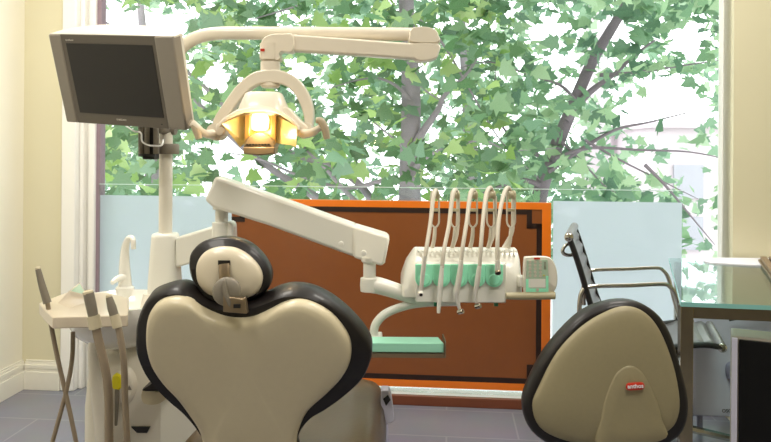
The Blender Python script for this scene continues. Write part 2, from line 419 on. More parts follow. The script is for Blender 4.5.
# ---- trees
def leaf_shape(sz):
    pr = [(0, -.05), (.22, -.12), (.5, -.02), (.36, .16), (.62, .42), (.3, .42), (.26, .58), (0, 1.0), (-.26, .58), (-.3, .42), (-.62, .42), (-.36, .16), (-.5, -.02), (-.22, -.12)]
    return [(x*sz, y*sz) for x, y in pr]
def add_leaf(g, p, sz, droop=.6):
    sh = leaf_shape(sz)
    az = random.uniform(0, 2*PI); tl = random.gauss(0, .5); ro = random.uniform(-PI, PI)
    # leaf hangs: tip direction mostly sideways/down, face normal random
    tip = Vector((math.cos(az), math.sin(az), -random.uniform(0, 1.2)*droop)).normalized()
    nn = Vector((random.gauss(0, .7), random.gauss(-.5, .7), random.gauss(.7, .5))).normalized()
    sd = tip.cross(nn).normalized()
    cup = random.uniform(-.15, .25); nrm = sd.cross(tip)
    vs = [p+sd*x+tip*y+nrm*(abs(x)*cup*1.0) for x, y in sh]
    vs.append(p+tip*sz*.35)
    n = len(sh)
    g.add(vs, [(i, (i+1) % n, n) for i in range(n)])
# sky gaps in the foliage seen from the room, as holes in the crowns (photo x, y, rx, ry)
GAPS = [(150, 28, 42, 18), (108, 22, 14, 20), (665, 110, 42, 34), (700, 150, 28, 50), (575, 82, 22, 8), (215, 75, 14, 14), (232, 150, 26, 16), (560, 60, 14, 10),
        (550, 30, 20, 12), (455, 60, 10, 8), (610, 145, 12, 10), (500, 130, 14, 8), (205, 190, 26, 8), (345, 120, 12, 9), (300, 70, 13, 8), (330, 45, 10, 7), (610, 30, 14, 16), (470, 22, 14, 8),
        (690, 40, 18, 20), (640, 165, 16, 12), (520, 60, 10, 8), (390, 160, 8, 8), (700, 215, 18, 25), (125, 55, 12, 14), (355, 180, 16, 7), (255, 130, 12, 10)]
def gap_p(x, y):
    for (gx, gy, rx, ry) in GAPS:
        d = ((x-gx)/rx)**2+((y-gy)/ry)**2
        if d < 1: return .90
        if d < 1.5: return .4
    return 0
def foliage(g, n, x0, x1, y0, y1, D0, D1, s0, s1, gaps=True, clump=7):
    k = 0
    while k < n:
        cx, cy = random.uniform(x0, x1), random.uniform(y0, y1); D = random.uniform(D0, D1)
        rr = random.uniform(8, 26)
        if gaps and random.random() < gap_p(cx, cy): continue
        for j in range(random.randint(3, clump*2-3)):
            x, y = random.gauss(cx, rr), random.gauss(cy, rr*.5)
            if gaps and random.random() < gap_p(x, y): continue
            add_leaf(g, P(x, y, D+random.gauss(0, .25)), random.uniform(s0, s1)); k += 1
def branch(parent, pts, D, w, m, name='branch'):
    if not isinstance(D, (list, tuple)): D = [D]*len(pts)
    n = len(pts); ws_ = [w*(1-.82*i/(n-1)) for i in range(n)] if not isinstance(w, (list, tuple)) else w
    pp = [P(x, y, d) for (x, y), d in zip(pts, D)]
    g = G().tube(pp, [q/F*d/2 for q, d in zip(ws_, D)], seg=8, n=4)
    return build(name, g, m, parent, sharp=80)

t1 = thing('tree', 'grey-barked tree whose straight upright trunk stands behind the middle of the window', 'tree', (P(410, 100, 6.3).x, 6.3, -3.1))
gx = P(410, 100, 6.3).x
g = G().tube([(gx-.05, 6.3, -3.15), (gx-.03, 6.3, -1.2), P(409, 230, 6.3), P(410, 160, 6.3), P(411, 90, 6.3), P(407, 20, 6.3), P(404, -60, 6.3), P(400, -190, 6.3), P(392, -330, 6.3)],
             [.2, .14, .1, .092, .085, .07, .06, .045, .02], seg=12, n=4)
build('trunk', g, M_bark, t1, sharp=80)
BR1 = [([(405, 262), (372, 200), (340, 170), (290, 152), (235, 115), (185, 70), (120, 30), (60, 0)], 6.2, 9),
       ([(385, 225), (350, 196), (325, 168), (303, 146), (280, 110)], 6.0, 6),
       ([(330, 205), (285, 178), (240, 145), (190, 95), (150, 60)], 6.4, 9),
       ([(385, 180), (345, 188), (300, 176), (262, 160), (225, 152)], 6.1, 5),
       ([(412, 150), (424, 130), (438, 110), (445, 95), (470, 70), (485, 40)], 6.2, 9),
       ([(410, 100), (395, 85), (375, 78), (350, 82), (325, 90)], 6.2, 4),
       ([(412, 75), (425, 90), (440, 100), (460, 112)], 6.2, 3), ([(409, 155), (395, 140), (372, 120), (365, 105)], 6.1, 3),
       ([(407, 10), (440, 40), (470, 90), (500, 140), (540, 180)], 5.8, 3.5), ([(405, 0), (370, -20), (300, 5), (250, 20)], 6.0, 5),
       ([(450, 150), (480, 140), (510, 150), (560, 148)], 6.3, 3), ([(411, 170), (440, 150), (480, 150)], 6.2, 5)]
for pts, D, w_ in BR1: branch(t1, pts, D, w_, M_bark)
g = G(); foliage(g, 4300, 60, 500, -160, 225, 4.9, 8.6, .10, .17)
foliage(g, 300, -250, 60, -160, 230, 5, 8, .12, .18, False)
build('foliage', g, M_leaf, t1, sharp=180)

t2 = thing('tree', 'dark-barked tree with trunk leaning up to the right behind the right half of the window', 'tree', (P(535, 100, 7).x, 7, -3.1))
gx = P(535, 100, 7).x
g = G().tube([(gx-.1, 7, -3.15), (gx-.08, 7, -1), P(536, 230, 7), P(541, 190, 7), P(553, 155, 7), P(572, 108, 7), P(592, 62, 7), P(612, 28, 7), P(632, -6, 7), P(660, -60, 7), P(700, -150, 7)],
             [.16, .11, .085, .075, .07, .062, .055, .05, .045, .035, .02], seg=10, n=4)
build('trunk', g, M_bark2, t2, sharp=80)
BR2 = [([(566, 120), (590, 92), (612, 76), (635, 55), (655, 40)], 6.9, 8), ([(548, 172), (580, 150), (615, 130), (650, 122), (690, 112)], 6.8, 5),
       ([(545, 160), (530, 150), (515, 140), (500, 120), (495, 70)], 6.9, 5), ([(555, 158), (590, 148), (640, 150), (690, 152), (730, 160)], 6.7, 4),
       ([(575, 100), (560, 85), (530, 75), (490, 62), (460, 68)], 6.8, 4), ([(585, 140), (620, 160), (660, 180), (700, 200)], 6.7, 3),
       ([(600, 75), (640, 72), (680, 66), (720, 60)], 6.8, 4), ([(645, 165), (665, 185), (690, 215), (715, 245)], 6.3, 4),
       ([(560, 140), (585, 165), (610, 190), (640, 200)], 6.9, 3), ([(540, 185), (520, 180), (490, 190), (460, 200)], 6.9, 6)]
for pts, D, w_ in BR2: branch(t2, pts, D, w_, M_bark2)
g = G(); foliage(g, 2700, 470, 760, -160, 250, 5.2, 8.8, .10, .17)
foliage(g, 350, 760, 1100, -160, 250, 5.2, 8.5, .11, .19, False)
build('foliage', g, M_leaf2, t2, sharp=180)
for (xc, x0, x1, lab, n) in ((150, -150, 330, 'hazy pale green tree far outside behind the left half of the window', 1300), (470, 300, 900, 'hazy pale green tree far outside behind the right half of the window', 1500)):
    t3 = thing('tree', lab, 'tree', (P(xc, 100, 12.5).x, 12.5, -3.1))
    gx = P(xc, 100, 12.5).x
    build('trunk', G().tube([(gx, 12.5, -3.15), (gx+.1, 12.5, -1), (gx, 12.5, 1.5), (gx-.2, 12.5, 4)], [.2, .16, .12, .05], seg=8), M_bark, t3, sharp=80)
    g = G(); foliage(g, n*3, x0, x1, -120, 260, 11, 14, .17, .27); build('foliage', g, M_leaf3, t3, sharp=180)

# ---- pale building on the right, far off
bx = P(700, 130, 19).x; x0 = P(655, 130, 19).x; zt_ = P(700, 128, 19).z
bt = thing('building', 'pale pinkish stone building seen far off through the right edge of the window', 'building', (x0+4, 21, -3.1))
build('wall', G().box((x0+4, 21, (zt_-3.1)/2), (8, 4, zt_+3.1)), M_build, bt)
g = G().box((x0+4, 21, zt_+.08), (8.3, 4.3, .16)); build('cornice', g, M_build, bt)
for i in range(4):
    for zz in (-1.0, .4):
        build('window', G().box((x0+.9+i*1.9, 18.97, zz), (.8, .08, .9)), M_bwin, bt)
x2 = P(597, 130, 22).x
bt = thing('building', 'narrow pale stone tower seen far off between the trees', 'building', (x2, 22, -3.1))
build('wall', G().box((x2, 22.4, 1.5), (.7, .8, 9.2)), M_build, bt); build('cornice', G().box((x2, 22.4, 6.15), (.85, .95, .14)), M_build, bt)

# ------------------------------------------------------------------ dental unit (column, pole, spittoon)
DU = 2.2
pb = P(165, 290, DU)
unit = thing('dental_unit', 'white dental unit with porcelain spittoon bowl, tapered column and upright pole', 'dental unit', (pb.x, pb.y, 0))
r_pole = 6.6/F*DU
pt = P(166, 112, DU)
build('pole', G().lathe([(r_pole, 0), (r_pole, pt.z-pb.z)], (pb.x, pb.y, pb.z), seg=24), M_plast2, unit)
# sleeve: tapered rounded square
def rsq(c, hx, hy, n=6, e=.35):
    out_ = []
    for k in range(24):
        a_ = 2*PI*k/24; x_, y_ = math.cos(a_), math.sin(a_)
        out_.append(Vector((c[0]+hx*math.copysign(abs(x_)**e, x_), c[1]+hy*math.copysign(abs(y_)**e, y_), c[2])))
    return out_
def loft(g, rings):
    n = len(rings[0]); vs = [p for r_ in rings for p in r_]; fs = []
    for i in range(len(rings)-1):
        for k in range(n): fs.append((i*n+k, i*n+(k+1) % n, (i+1)*n+(k+1) % n, (i+1)*n+k))
    fs.append(tuple(range(n))); fs.append(tuple((len(rings)-1)*n+k for k in range(n))); return g.add(vs, fs)
zs0, zs1 = P(165, 292, DU).z, P(165, 233, DU).z
k_ = DU/F
g = G(); X0 = pb.x
loft(g, [rsq((X0, DU, zs0), 15*k_, 15*k_, e=.5), rsq((X0, DU, zs0+.03), 15*k_, 15*k_, e=.5), rsq((X0, DU, zs1-.012), 12.2*k_, 12.2*k_, e=.5), rsq((X0, DU, zs1-.003), 11.6*k_, 11.6*k_, e=.5), rsq((X0, DU, zs1), 10.3*k_, 10.3*k_, e=.5)])
build('pole_sleeve', g, M_plast, unit, sharp=50)
# body
zb1 = P(150, 337, 2.1).z
g = G(); cx0 = P(152, 400, 2.15).x
loft(g, [rsq((cx0, 2.2, 0), .165, .2, e=.3), rsq((cx0, 2.2, .45), .165, .2, e=.3), rsq((cx0+.01, 2.2, .58), .165, .2, e=.35), rsq((cx0+.02, 2.22, zb1), .13, .17, e=.4), rsq((X0, 2.22, zb1+.03), .075, .10, e=.45), rsq((X0, 2.22, zs0+.001), .06, .075, e=.45)])
build('unit_body', g, M_plast2, unit, sharp=50)
# bowl
bc = P(122, 305, 2.06); 
prof = [(.045, -.13), (.085, -.115), (.125, -.085), (.15, -.04), (.157, -.005), (.155, .005), (.146, .006), (.140, -.006), (.125, -.035), (.09, -.058), (.03, -.066), (.0, -.067)]
zr = P(120, 291, 2.2).z
bc = Vector((bc.x, 2.05, zr))
build('spittoon_bowl', G().lathe(prof, bc, seg=48), M_porc, unit, sharp=60, label='glossy white porcelain spittoon bowl')
build('bowl_drain', G().lathe([(.02, 0), (.02, .004), (.012, .006)], bc+Vector((0, 0, -.067)), seg=20), M_chrome, unit)
# faucet
D_ = 2.2
fb = P(125, 291, D_)
fa_ = build('faucet', G().tube([P(125, 292, D_), P(125, 280, D_), P(124.5, 265, D_), P(125, 250, D_), P(127, 241, D_-.01), P(130.5, 237.5, D_-.02), P(133, 240, D_-.03), P(133.5, 249, D_-.03)],
    [x*k_ for x in (7.5, 6.2, 5.2, 4, 3.2, 2.7, 2.6, 2.4)], seg=16), M_porc, unit, sharp=60)
build('rinse_nozzle', G().tube([P(124, 277, D_-.01), P(117, 279, D_-.03), P(112, 283, D_-.05)], [4*k_, 3*k_, 2.2*k_], seg=12), M_porc, fa_)
build('faucet_base', G().lathe([(9*k_, -.02), (9*k_, .008), (7*k_, .014)], P(125, 290, D_), seg=24), M_porc, fa_)
# pale column beside hoses
g = G().tube([P(97, 332, 1.96), P(97, 370, 1.96), P(101, 410, 1.96), P(104, 450, 1.96), (P(104, 450, 1.96).x, 1.98, .0)], [8*1.96/F]*5, seg=16)
build('holder_column', g, M_plast2, unit)
# control boss with yellow knob and label
D_ = 1.99
g = G().pillow([P(x, y, D_) for x, y in ((126, 367), (134, 375), (136, 388), (132, 400), (126, 404), (118, 398), (114, 385), (117, 373))], (0, -1, 0), [(1, -.04), (1, .0), (.95, .012), (.8, .018)])
boss = build('control_boss', g, M_plast2, unit, sharp=50)
g = G().pillow([P(x, y, D_-.02) for x, y in ((117, 374), (121, 376), (121, 388), (117, 389), (113, 387), (113, 376))], (0, -1, 0), [(1, -.015), (1, .004), (.85, .009)])
build('yellow_knob', g, M_yellow, boss, label='bright yellow knob')
build('knob_stem', G().tube([P(117, 388, D_-.02), P(117, 400, D_-.02), P(116, 425, D_-.0)], [.006, .006, .004]), M_greyp, boss)
g = G().prism([P(127, 390, D_-.02), P(131.5, 390, D_-.02), P(129, 385.5, D_-.02)], (0, .004, 0)); build('warning_mark', g, M_greyp, boss)
g = G().prism([P(x, y, 1.995) for x, y in ((131, 427), (150, 427), (147, 433), (137, 433))], (0, .02, 0)); build('recess_slot', g, M_black, unit)
g = G().pillow([P(x, y, 1.9) for x, y in ((140, 395), (143, 391.5), (158, 391.5), (166, 394), (166, 399), (160, 404), (150, 405.5), (142, 403))], (0, -1, 0), [(.85, -.1), (1, -.07), (1, -.015), (.9, 0)])
build('tray_knob', g, M_shell, unit, sharp=50)
build('lower_housing', loft(G(), [rsq((P(180, 420, 2.05).x, 2.12, .0), .07, .12), rsq((P(180, 420, 2.05).x, 2.12, .5), .07, .12), rsq((P(180, 420, 2.05).x, 2.12, .53), .055, .1)]), M_plast, unit, sharp=50)

# ------------------------------------------------------------------ suction holder
zt_ = .775
hold = thing('suction_holder', 'faceted ivory plastic holder shelf with green label in front of the spittoon', 'instrument holder', PZ(90, 320, zt_)-Vector((0, 0, .04)))
top = [PZ(x, y, zt_) for x, y in ((52.6, 317), (128, 315), (129, 298), (110, 293), (66, 292.5), (39, 303), (44, 309))]
M_shelf = mat('tan_ivory_plastic', (216, 202, 180), .35, coat=.3, noise=.02)
build('shelf', G().prism(top, (0, 0, -.030)), M_shelf, hold, bevel=.003)
rd = [(58, 303, 0), (75, 291, .0), (94, 299, .0), (70, 308, 0)]
g = G(); A, B_, C_, D4 = [PZ(x, y, zt_) for x, y, _ in rd]
A2 = A.lerp(C_, .3)+Vector((0, 0, .03)); B2 = B_.lerp(C_, .25)+Vector((0, 0, .03)); C2 = C_.lerp(A, .2)+Vector((0, 0, .012)); D2 = D4.lerp(B_, .35)+Vector((0, 0, .012))
g.add([A, B_, C_, D4, A2, B2, C2, D2], [(0, 1, 5, 4), (1, 2, 6, 5), (2, 3, 7, 6), (3, 0, 4, 7), (4, 5, 6, 7), (3, 2, 1, 0)])
rg = build('raised_housing', g, M_shelf, hold)
nrm = (B2-A2).cross(D2-A2).normalized(); nrm = nrm if nrm.z > 0 else -nrm
cc = (A2+B2+C2+D2)/4
build('green_label', G().prism([cc+(p-cc)*.8+nrm*.001 for p in (A2, B2, C2, D2)], nrm*.0015), M_greenpale, rg, label='pale green label plate')
def cup(x, y, z): return build('holder_ring', G().lathe([(.016, -.03), (.018, .0), (.018, .012), (.0125, .014), (.0125, -.0)], (x, y, z), seg=20), M_plast2, hold)
def at(x, y, D): return P(x, y, D)
D_ = 1.80
specs = [
 ('slim grey suction tube standing at far left end of the ivory holder', [(38, 269), (42, 285), (47.5, 303)], [2.6, 3.4, 4.0], [(47.5, 303), (52, 330), (58, 360), (66, 395), (76, 442), (90, 520), (84, 592), (52, 598), (34, 560), (36, 500), (53, 440), (66, 392), (72, 360), (73, 332)], 2.2, 1.84, (38, 269)),
 ('thick grey suction tube with wide cream collar on the front of the ivory holder', [(88.5, 293), (91, 305), (94.5, 322)], [5.2, 5.3, 4.7], [(94.5, 320), (98, 338), (104.5, 365), (108.5, 395), (109, 442), (111, 500), (110, 590), (112, 618)], 4.3, 1.70, (88, 293)),
 ('thinner grey suction tube with narrow cream tip at right end of the holder', [(109, 297), (112, 308), (116, 321)], [3.1, 4.5, 4.3], [(116, 320), (120, 335), (124, 365), (125, 400), (127, 442), (128, 500), (134, 590), (138, 620)], 3.3, 1.70, (109, 297))]
for lab, hp, hr, hose, hw, DD, tip in specs:
    b0 = P(*hose[-1], DD)
    t = thing('suction_tube', lab, 'suction tube', (b0.x, b0.y, b0.z if b0.z < .5 else .4), 'suction tubes on the ivory holder')
    k2 = DD/F
    build('handle', G().tube([P(x, y, DD) for x, y in hp], [r_*k2 for r_ in hr], seg=18), M_greyp, t, sharp=60)
    tp = P(*tip, DD); d_ = (P(*hp[0], DD)-P(*hp[1], DD)).normalized()
    build('nozzle', G().lathe([(hr[0]*k2*1.0, -.002), (hr[0]*k2*.95, .004), (hr[0]*k2*.55, .007), (hr[0]*k2*.5, .003)], tp, axis=d_, seg=18), M_shell, t)
    build('hose', G().tube([P(x, y, DD) for x, y in hose], hw*k2, seg=12), M_hose, t, sharp=60)
    if hw > 3: 
        c_ = P(*hp[-1], DD); build('clip_ring', G().lathe([(hw*k2*1.45, -.016), (hw*k2*1.45, .016)], c_, axis=d_, seg=18), M_shell, hold)

# ------------------------------------------------------------------ monitor
def rect_depths(cs, Dref):
    r = [P(x, y, 1.0)-Vector((0, 0, H)) for x, y in cs]
    # dA rA + dC rC = dB rB + dD rD, dA = 1
    Mx = Matrix((r[1], -r[2], r[3])).transposed()
    s_ = Mx.inverted() @ r[0]
    d_ = [1, s_[0], s_[1], s_[2]]; k__ = Dref/(sum(d_)/4)
    return [Vector((0, 0, H))+r[i]*d_[i]*k__ for i in range(4)]
mc = rect_depths([(47, 34), (171.5, 36.5), (189, 130.5), (68.5, 122)], 1.98)
print('MON', mc, (mc[1]-mc[0]).length, (mc[3]-mc[0]).length, (mc[1]-mc[0]).normalized().dot((mc[3]-mc[0]).normalized()))
TL, TR, BR_, BL = mc
mx_ = (TR-TL+BR_-BL).normalized(); my_ = (TL-BL+TR-BR_); my_ = (my_-mx_*my_.dot(mx_)).normalized(); mn = mx_.cross(my_)
if mn.y > 0: mn = -mn
cen = sum(mc, Vector())/4; Wm = ((TR-TL).length+(BR_-BL).length)/2; Hm = ((TL-BL).length+(TR-BR_).length)/2
mon = thing('monitor', 'grey flat screen monitor on the upright pole, tilted down, its screen dark', 'monitor', cen-my_*Hm/2)
def mp3(a_, b2, c2): return cen+mx_*a_*Wm+my_*b2*Hm+mn*c2    # a,b in [-.5,.5], c out of the screen (m)
def mbox(g, a0, a1, b0, b1, c0, c1):
    vs = [mp3(a_, b2, c2) for a_ in (a0, a1) for b2 in (b0, b1) for c2 in (c0, c1)]
    return g.add(vs, [(0, 1, 3, 2), (4, 6, 7, 5), (0, 4, 5, 1), (2, 3, 7, 6), (0, 2, 6, 4), (1, 5, 7, 3)])
build('bezel', mbox(G(), -.405, .36, -.5, .5, -.03, .0), M_mongrey2, mon, bevel=.002)
build('side_panel', mbox(G(), -.5, -.40, -.5, .5, -.035, .003), M_mongrey, mon, bevel=.005)
build('side_panel', mbox(G(), .355, .5, -.5, .5, -.035, .003), M_mongrey, mon, bevel=.005)
build('screen', mbox(G(), -.365, .33, -.375, .405, -.004, .0012), M_screen, mon)
# crowned top cover and rear shell
g = G(); prof_ = []
for k in range(13):
    t_ = k/12; prof_.append((-.5+t_, math.sin(PI*t_)**.6*.05))
ptsA = [mp3(a_, .5, .0) for a_, _ in prof_]; 
n = len(prof_)
vs = [mp3(a_, .502, -.004) for a_, _ in prof_]+[mp3(a_, .502+h_*1.5, -.03-h_*.5) for a_, h_ in prof_]+[mp3(a_*.94, .49+h_*1.3, -.06-h_*.4) for a_, h_ in prof_]+[mp3(a_*.94, -.49, -.055-h_*.4) for a_, h_ in prof_]+[mp3(a_, -.5, -.03) for a_, h_ in prof_]
fs = [(r_*n+k, r_*n+k+1, (r_+1)*n+k+1, (r_+1)*n+k) for r_ in range(4) for k in range(n-1)]
fs.append(tuple([0, n, 2*n, 3*n, 4*n])); fs.append(tuple([n-1, 2*n-1, 3*n-1, 4*n-1, 5*n-1][::-1])); fs.append(tuple(list(range(n))+list(range(5*n-1, 4*n-1, -1))))
build('rear_cover', G().add(vs, fs), M_monwhite, mon, sharp=50)
g = G()
for k in range(5): g = G(); mbox(g, -.08+k*.022, -.073+k*.022, .503, .512, -.016, -.012); build('control_button', g, M_mongrey, mon)
g = G(); mbox(g, .10, .125, .503, .512, -.018, -.010); build('control_button', g, M_mongrey, mon)
text('lettering', 'SAMSUNG', .0075, mp3(-.02, -.43, .0008), mx_, my_, M_monwhite, mon, .0002)
text('lettering', 'SyncMaster', .0062, mp3(-.33, .44, .0008), mx_, my_, M_monwhite, mon, .0002)
g = mbox(G(), .30, .31, -.455, -.445, 0, .001); build('power_light', g, M_black, mon)
# bracket to pole
D_ = 2.14
g = G().box(P(151, 143, D_), (.036, .05, .10)); build('mount_bracket', g, M_black, mon, bevel=.003)
for xx in (141, 147, 156): build('mount_rail', G().tube([P(xx, 126, D_-.03), P(xx, 154, D_-.03)], 2.6*k_, seg=12), M_greyp, mon)
g = G().lathe([(8*k_, 0), (8*k_, .008)], P(147, 156.5, D_-.02), seg=20); build('rail_cap', g, M_black, mon)
g = G().lathe([(10.5*k_, -.0), (11*k_, .004), (11*k_, .028), (10*k_, .032)], P(168, 154, DU), seg=28)
g.tube([P(150, 148.5, DU-.01), P(166, 148.5, DU-.01)], .013, seg=12); g.tube([P(170, 148, DU), P(178, 148, DU)], [.014, .012], seg=14); build('pole_clamp', g, M_greyp, mon, sharp=50)
g = G().tube([P(159, 127, 2.16), P(168, 130, 2.2), P(176, 131, 2.2)], [.02, .018, .012], seg=12); build('tilt_joint', g, M_greyp, mon, sharp=50)
g = G().tube([P(126, 126, 2.12), P(134, 131, 2.09), P(141, 133, 2.08), P(142, 141, 2.07), P(148, 145, 2.07), P(157, 146, 2.08), P(162, 145, 2.09), P(163, 140, 2.12)], .0026, seg=6); build('cable', g, M_white, mon)

# ------------------------------------------------------------------ operating light
DL = 2.15; kl = DL/F
lamp = thing('operating_light', 'cream dental operating light glowing amber on a long folded double arm', 'dental lamp', P(166, 112, DU))
rp = 6.6*kl
g = G().tube([P(166, 115, DU), P(167, 95, DU), P(169, 75, DU), P(176, 55, 2.19), (P(190, 41, 2.17)), P(212, 34, 2.16), P(250, 33.2, DL), P(330, 33.6, DL), P(424, 34.5, DL)], [rp]*9, seg=20, n=6)
ua = build('upper_arm', g, M_lightcase, lamp, sharp=60)
g = G()
g.pillow([P(x, y, DL-.03) for x, y in ((412, 27.5), (425, 26.2), (435, 29), (438.5, 34), (438.5, 42.5), (411, 42), (409, 35))], (0, -1, 0), [(.8, -.065), (1, -.055), (1, -.008), (.9, .0)], res=5)
build('elbow_cap', g, M_lightcase, lamp, sharp=50)
g = G(); g.pillow([P(x, y, DL-.03) for x, y in ((410, 43.6), (438.5, 43.6), (438.6, 54), (436, 58), (427, 60.5), (416, 60), (411, 52))], (0, -1, 0), [(.8, -.065), (1, -.055), (1, -.004), (.9, .004)], res=5)
build('elbow_joint', g, M_lightcase, lamp, sharp=50)
def arm_poly(g, pts, D0, th): return g.prism([P(x, y, D) for x, y, D in pts], (0, th, 0))
g = G().prism([P(290, 34, 2.06), P(422, 43.6, 2.12), P(422, 59.5, 2.12), P(290, 50.5, 2.06)], (0, .045, 0))
build('lower_arm', g, M_lightcase, lamp, bevel=.006)
g = G().pillow([P(x, y, 2.05) for x, y in ((264, 37), (272, 34), (282, 33.4), (293, 34.5), (293, 51), (282, 51), (279, 54), (279, 60), (260.5, 60), (260.5, 44))], (0, -1, 0), [(.85, -.06), (1, -.052), (1, -.006), (.93, .0)], res=4)
build('arm_joint', g, M_lightcase, lamp, sharp=50)
D_ = 2.07; kk = D_/F
g = G().lathe([(9.6*kk, 0), (9.6*kk, .001+16*kk), (9.0*kk, 16.5*kk)], P(269.5, 60, D_), seg=24); build('swivel_sleeve', g, M_lightcase, lamp)
g = G().lathe([(8.0*kk, -26*kk), (9.8*kk, -24*kk), (9.8*kk, 0)], P(270.5, 62, D_), seg=24); build('swivel_hub', g, M_lightcase, lamp)
g = G().box(P(262.5, 50, 2.042), (.012, .004, .008)); build('red_label', g, M_red, lamp, label='small red label')
# yoke band
def band(name, outer, inner, D, th, m, parent):
    n = len(outer); o_ = [P(x, y, D) for x, y in outer]; i_ = [P(x, y, D) for x, y in inner]
    o_, _ = spline(o_, [1]*n, 4); i_, _ = spline(i_, [1]*n, 4); n = len(o_); off = Vector((0, th, 0))
    vs = o_+i_+[p+off for p in o_]+[p+off for p in i_]; fs = []
    for k in range(n-1):
        for a1, b1 in ((0, n), (n, 3*n), (3*n, 2*n), (2*n, 0)): fs.append((a1+k, a1+k+1, b1+k+1, b1+k))
    fs.append((0, n, 3*n, 2*n)); fs.append((n-1, 2*n-1, 4*n-1, 3*n-1)[::-1])
    return build(name, G().add(vs, fs), m, parent, bevel=.004, sharp=50)
yk = band('yoke', [(211, 134), (213, 120), (222, 105), (236, 86), (250, 74), (262, 70), (280, 70), (297, 78), (308, 93), (313, 110), (312, 128)],
     [(221, 134), (222, 125), (230, 113), (242, 97), (252, 87), (263, 83), (280, 83.5), (292, 91), (300, 104), (304, 118), (304, 128)], 2.04, .05, M_lightcase, lamp)
build('yoke_pivot', G().lathe([(8*kk, -.02), (8.5*kk, .0), (8.5*kk, .05), (7*kk, .055)], P(216, 132, 2.03), axis=(0, 1, 0), seg=20), M_lightcase, lamp, sharp=50)
g = G().lathe([(7*kk, -.02), (7.5*kk, .0), (7.5*kk, .05), (6*kk, .055)], P(306, 130, 2.03), axis=(0, 1, 0), seg=20)
build('yoke_pivot', g, M_lightcase, lamp, sharp=50)
# head crown
g = G(); ds = [(P(264, 92, 2.03).z, 15, .03), (P(264, 93.5, 2.03).z, 18, .036), (P(264, 107, 2.03).z, 23.5, .055), (P(264, 116, 2.02).z, 26, .06)]
loft(g, [rsq((P(263.5, 100, 2.03).x, 2.04, z_), w2*kk, d2, e=.6) for z_, w2, d2 in ds])
head = build('lamp_head', g, M_lightcase, lamp, sharp=60)
# visor brim: curved sheet, deep
def brim(outer, D0, D1, th, m, name, drop=0):
    n = len(outer); a1 = [P(x, y, D0) for x, y in outer]; a1, _ = spline(a1, [1]*n, 4); n = len(a1)
    back = [p+Vector((0, D1-D0, drop)) for p in a1]; dz = Vector((0, 0, -th)); vs = a1+back+[p+dz for p in a1]+[p+dz for p in back]; fs = []
    for k in range(n-1):
        for x_, y_ in ((0, n), (n, 3*n), (3*n, 2*n), (2*n, 0)): fs.append((x_+k, x_+k+1, y_+k+1, y_+k))
    fs.append((0, n, 3*n, 2*n)); fs.append((n-1, 2*n-1, 4*n-1, 3*n-1)[::-1])
    return build(name, G().add(vs, fs), m, lamp, bevel=.002, sharp=50)
brim([(219, 123), (230, 114), (244, 108.5), (260, 106.5), (276, 109), (290, 117), (298, 126)], 1.95, 2.1, .012, M_lightcase, 'visor')
# side skirt parts joining visor to pivots
g = G().prism([P(x, y, 2.0) for x, y in ((216, 125), (224, 117), (240, 107.5), (288, 107), (300, 120), (308, 127), (306, 137), (298, 137), (290, 122), (262, 112), (234, 120), (222, 136), (214, 136))], (0, .07, 0))
build('side_bracket', g, M_lightcase, lamp, bevel=.004)
# amber shields
for q in (((222, 124), (246, 113), (245, 143), (240, 147)), ((273, 114), (297, 127), (296, 147), (290, 145), (273, 143))):
    build('amber_shield', G().prism([P(x, y, 1.985 if abs(x-259) < 20 else 1.925) for i, (x, y) in enumerate(q)], (0, .003, 0)), M_amber, lamp, label='translucent amber side shield')
# U shaped reflector housing
for xa, xb in ((245, 250), (271, 276)): build('reflector_cheek', G().prism([P(xa, 115, 1.95), P(xb, 115, 1.95), P(xb-.5, 146, 1.95), P(xa-1, 146, 1.95)], (0, .07, 0)), M_gold, lamp, bevel=.002)
g = G().prism([P(248, 114, 2.01), P(273, 114, 2.01), P(273, 146, 2.01), P(248, 146, 2.01)], (0, .01, 0))
build('reflector_housing', g, M_gold, lamp, bevel=.002)
build('bulb', G().tube([P(260, 114, 1.985), P(260, 120, 1.985), P(260, 129, 1.985), P(260, 131, 1.985)], [7*kk, 9*kk, 8*kk, 3*kk], seg=16), M_bulb, lamp, sharp=60, label='glowing warm white bulb')
g = G().pillow([P(x, y, 1.935) for x, y in ((243, 150), (244, 143), (249, 136), (259, 132.5), (269, 136), (275, 143), (274, 151), (273, 154), (258, 155), (244, 154))], (0, -1, 0), [(1, -.06), (1, -.008), (.9, .0)], res=4)
build('lamp_cover', g, M_lightrefl, lamp, sharp=50)
g = G()
for k in range(8): g.box(P(247.5+k*3, 144.5, 1.934), (.006, .006, .0035))
build('cover_vent', g, M_black, lamp)
build('cover_lip', G().prism([P(x, y, 1.93) for x, y in ((243, 147), (275, 147), (274.5, 154), (258, 155.5), (243.5, 154))], (0, .05, 0)), M_lightrefl, lamp, bevel=.003)
g = G().tube([P(213, 134, 2.0), P(206, 134, 1.98), P(201, 131, 1.96), P(197, 127, 1.95), P(192, 123, 1.95)], [.014, .012, .010, .010, .011], seg=14)
h1 = build('handle', g, M_lightcase, lamp, sharp=60)
build('grip', G().tube([P(190, 122.5, 1.95), P(194, 125, 1.95), P(197, 132, 1.95), P(199, 139, 1.95)], [.009, .011, .011, .009], seg=14), M_taupe2, h1, sharp=60)
g = G().tube([P(303, 134, 2.0), P(311, 133, 1.98), P(317, 129.5, 1.96), P(321, 126.5, 1.95)], [.014, .012, .010, .009], seg=14)
h2 = build('handle', g, M_lightcase, lamp, sharp=60)
build('grip', G().tube([P(316, 120.5, 1.95), P(321, 121.5, 1.95), P(325, 129, 1.95), P(327, 139, 1.95)], [.008, .011, .011, .009], seg=14), M_taupe2, h2, sharp=60)
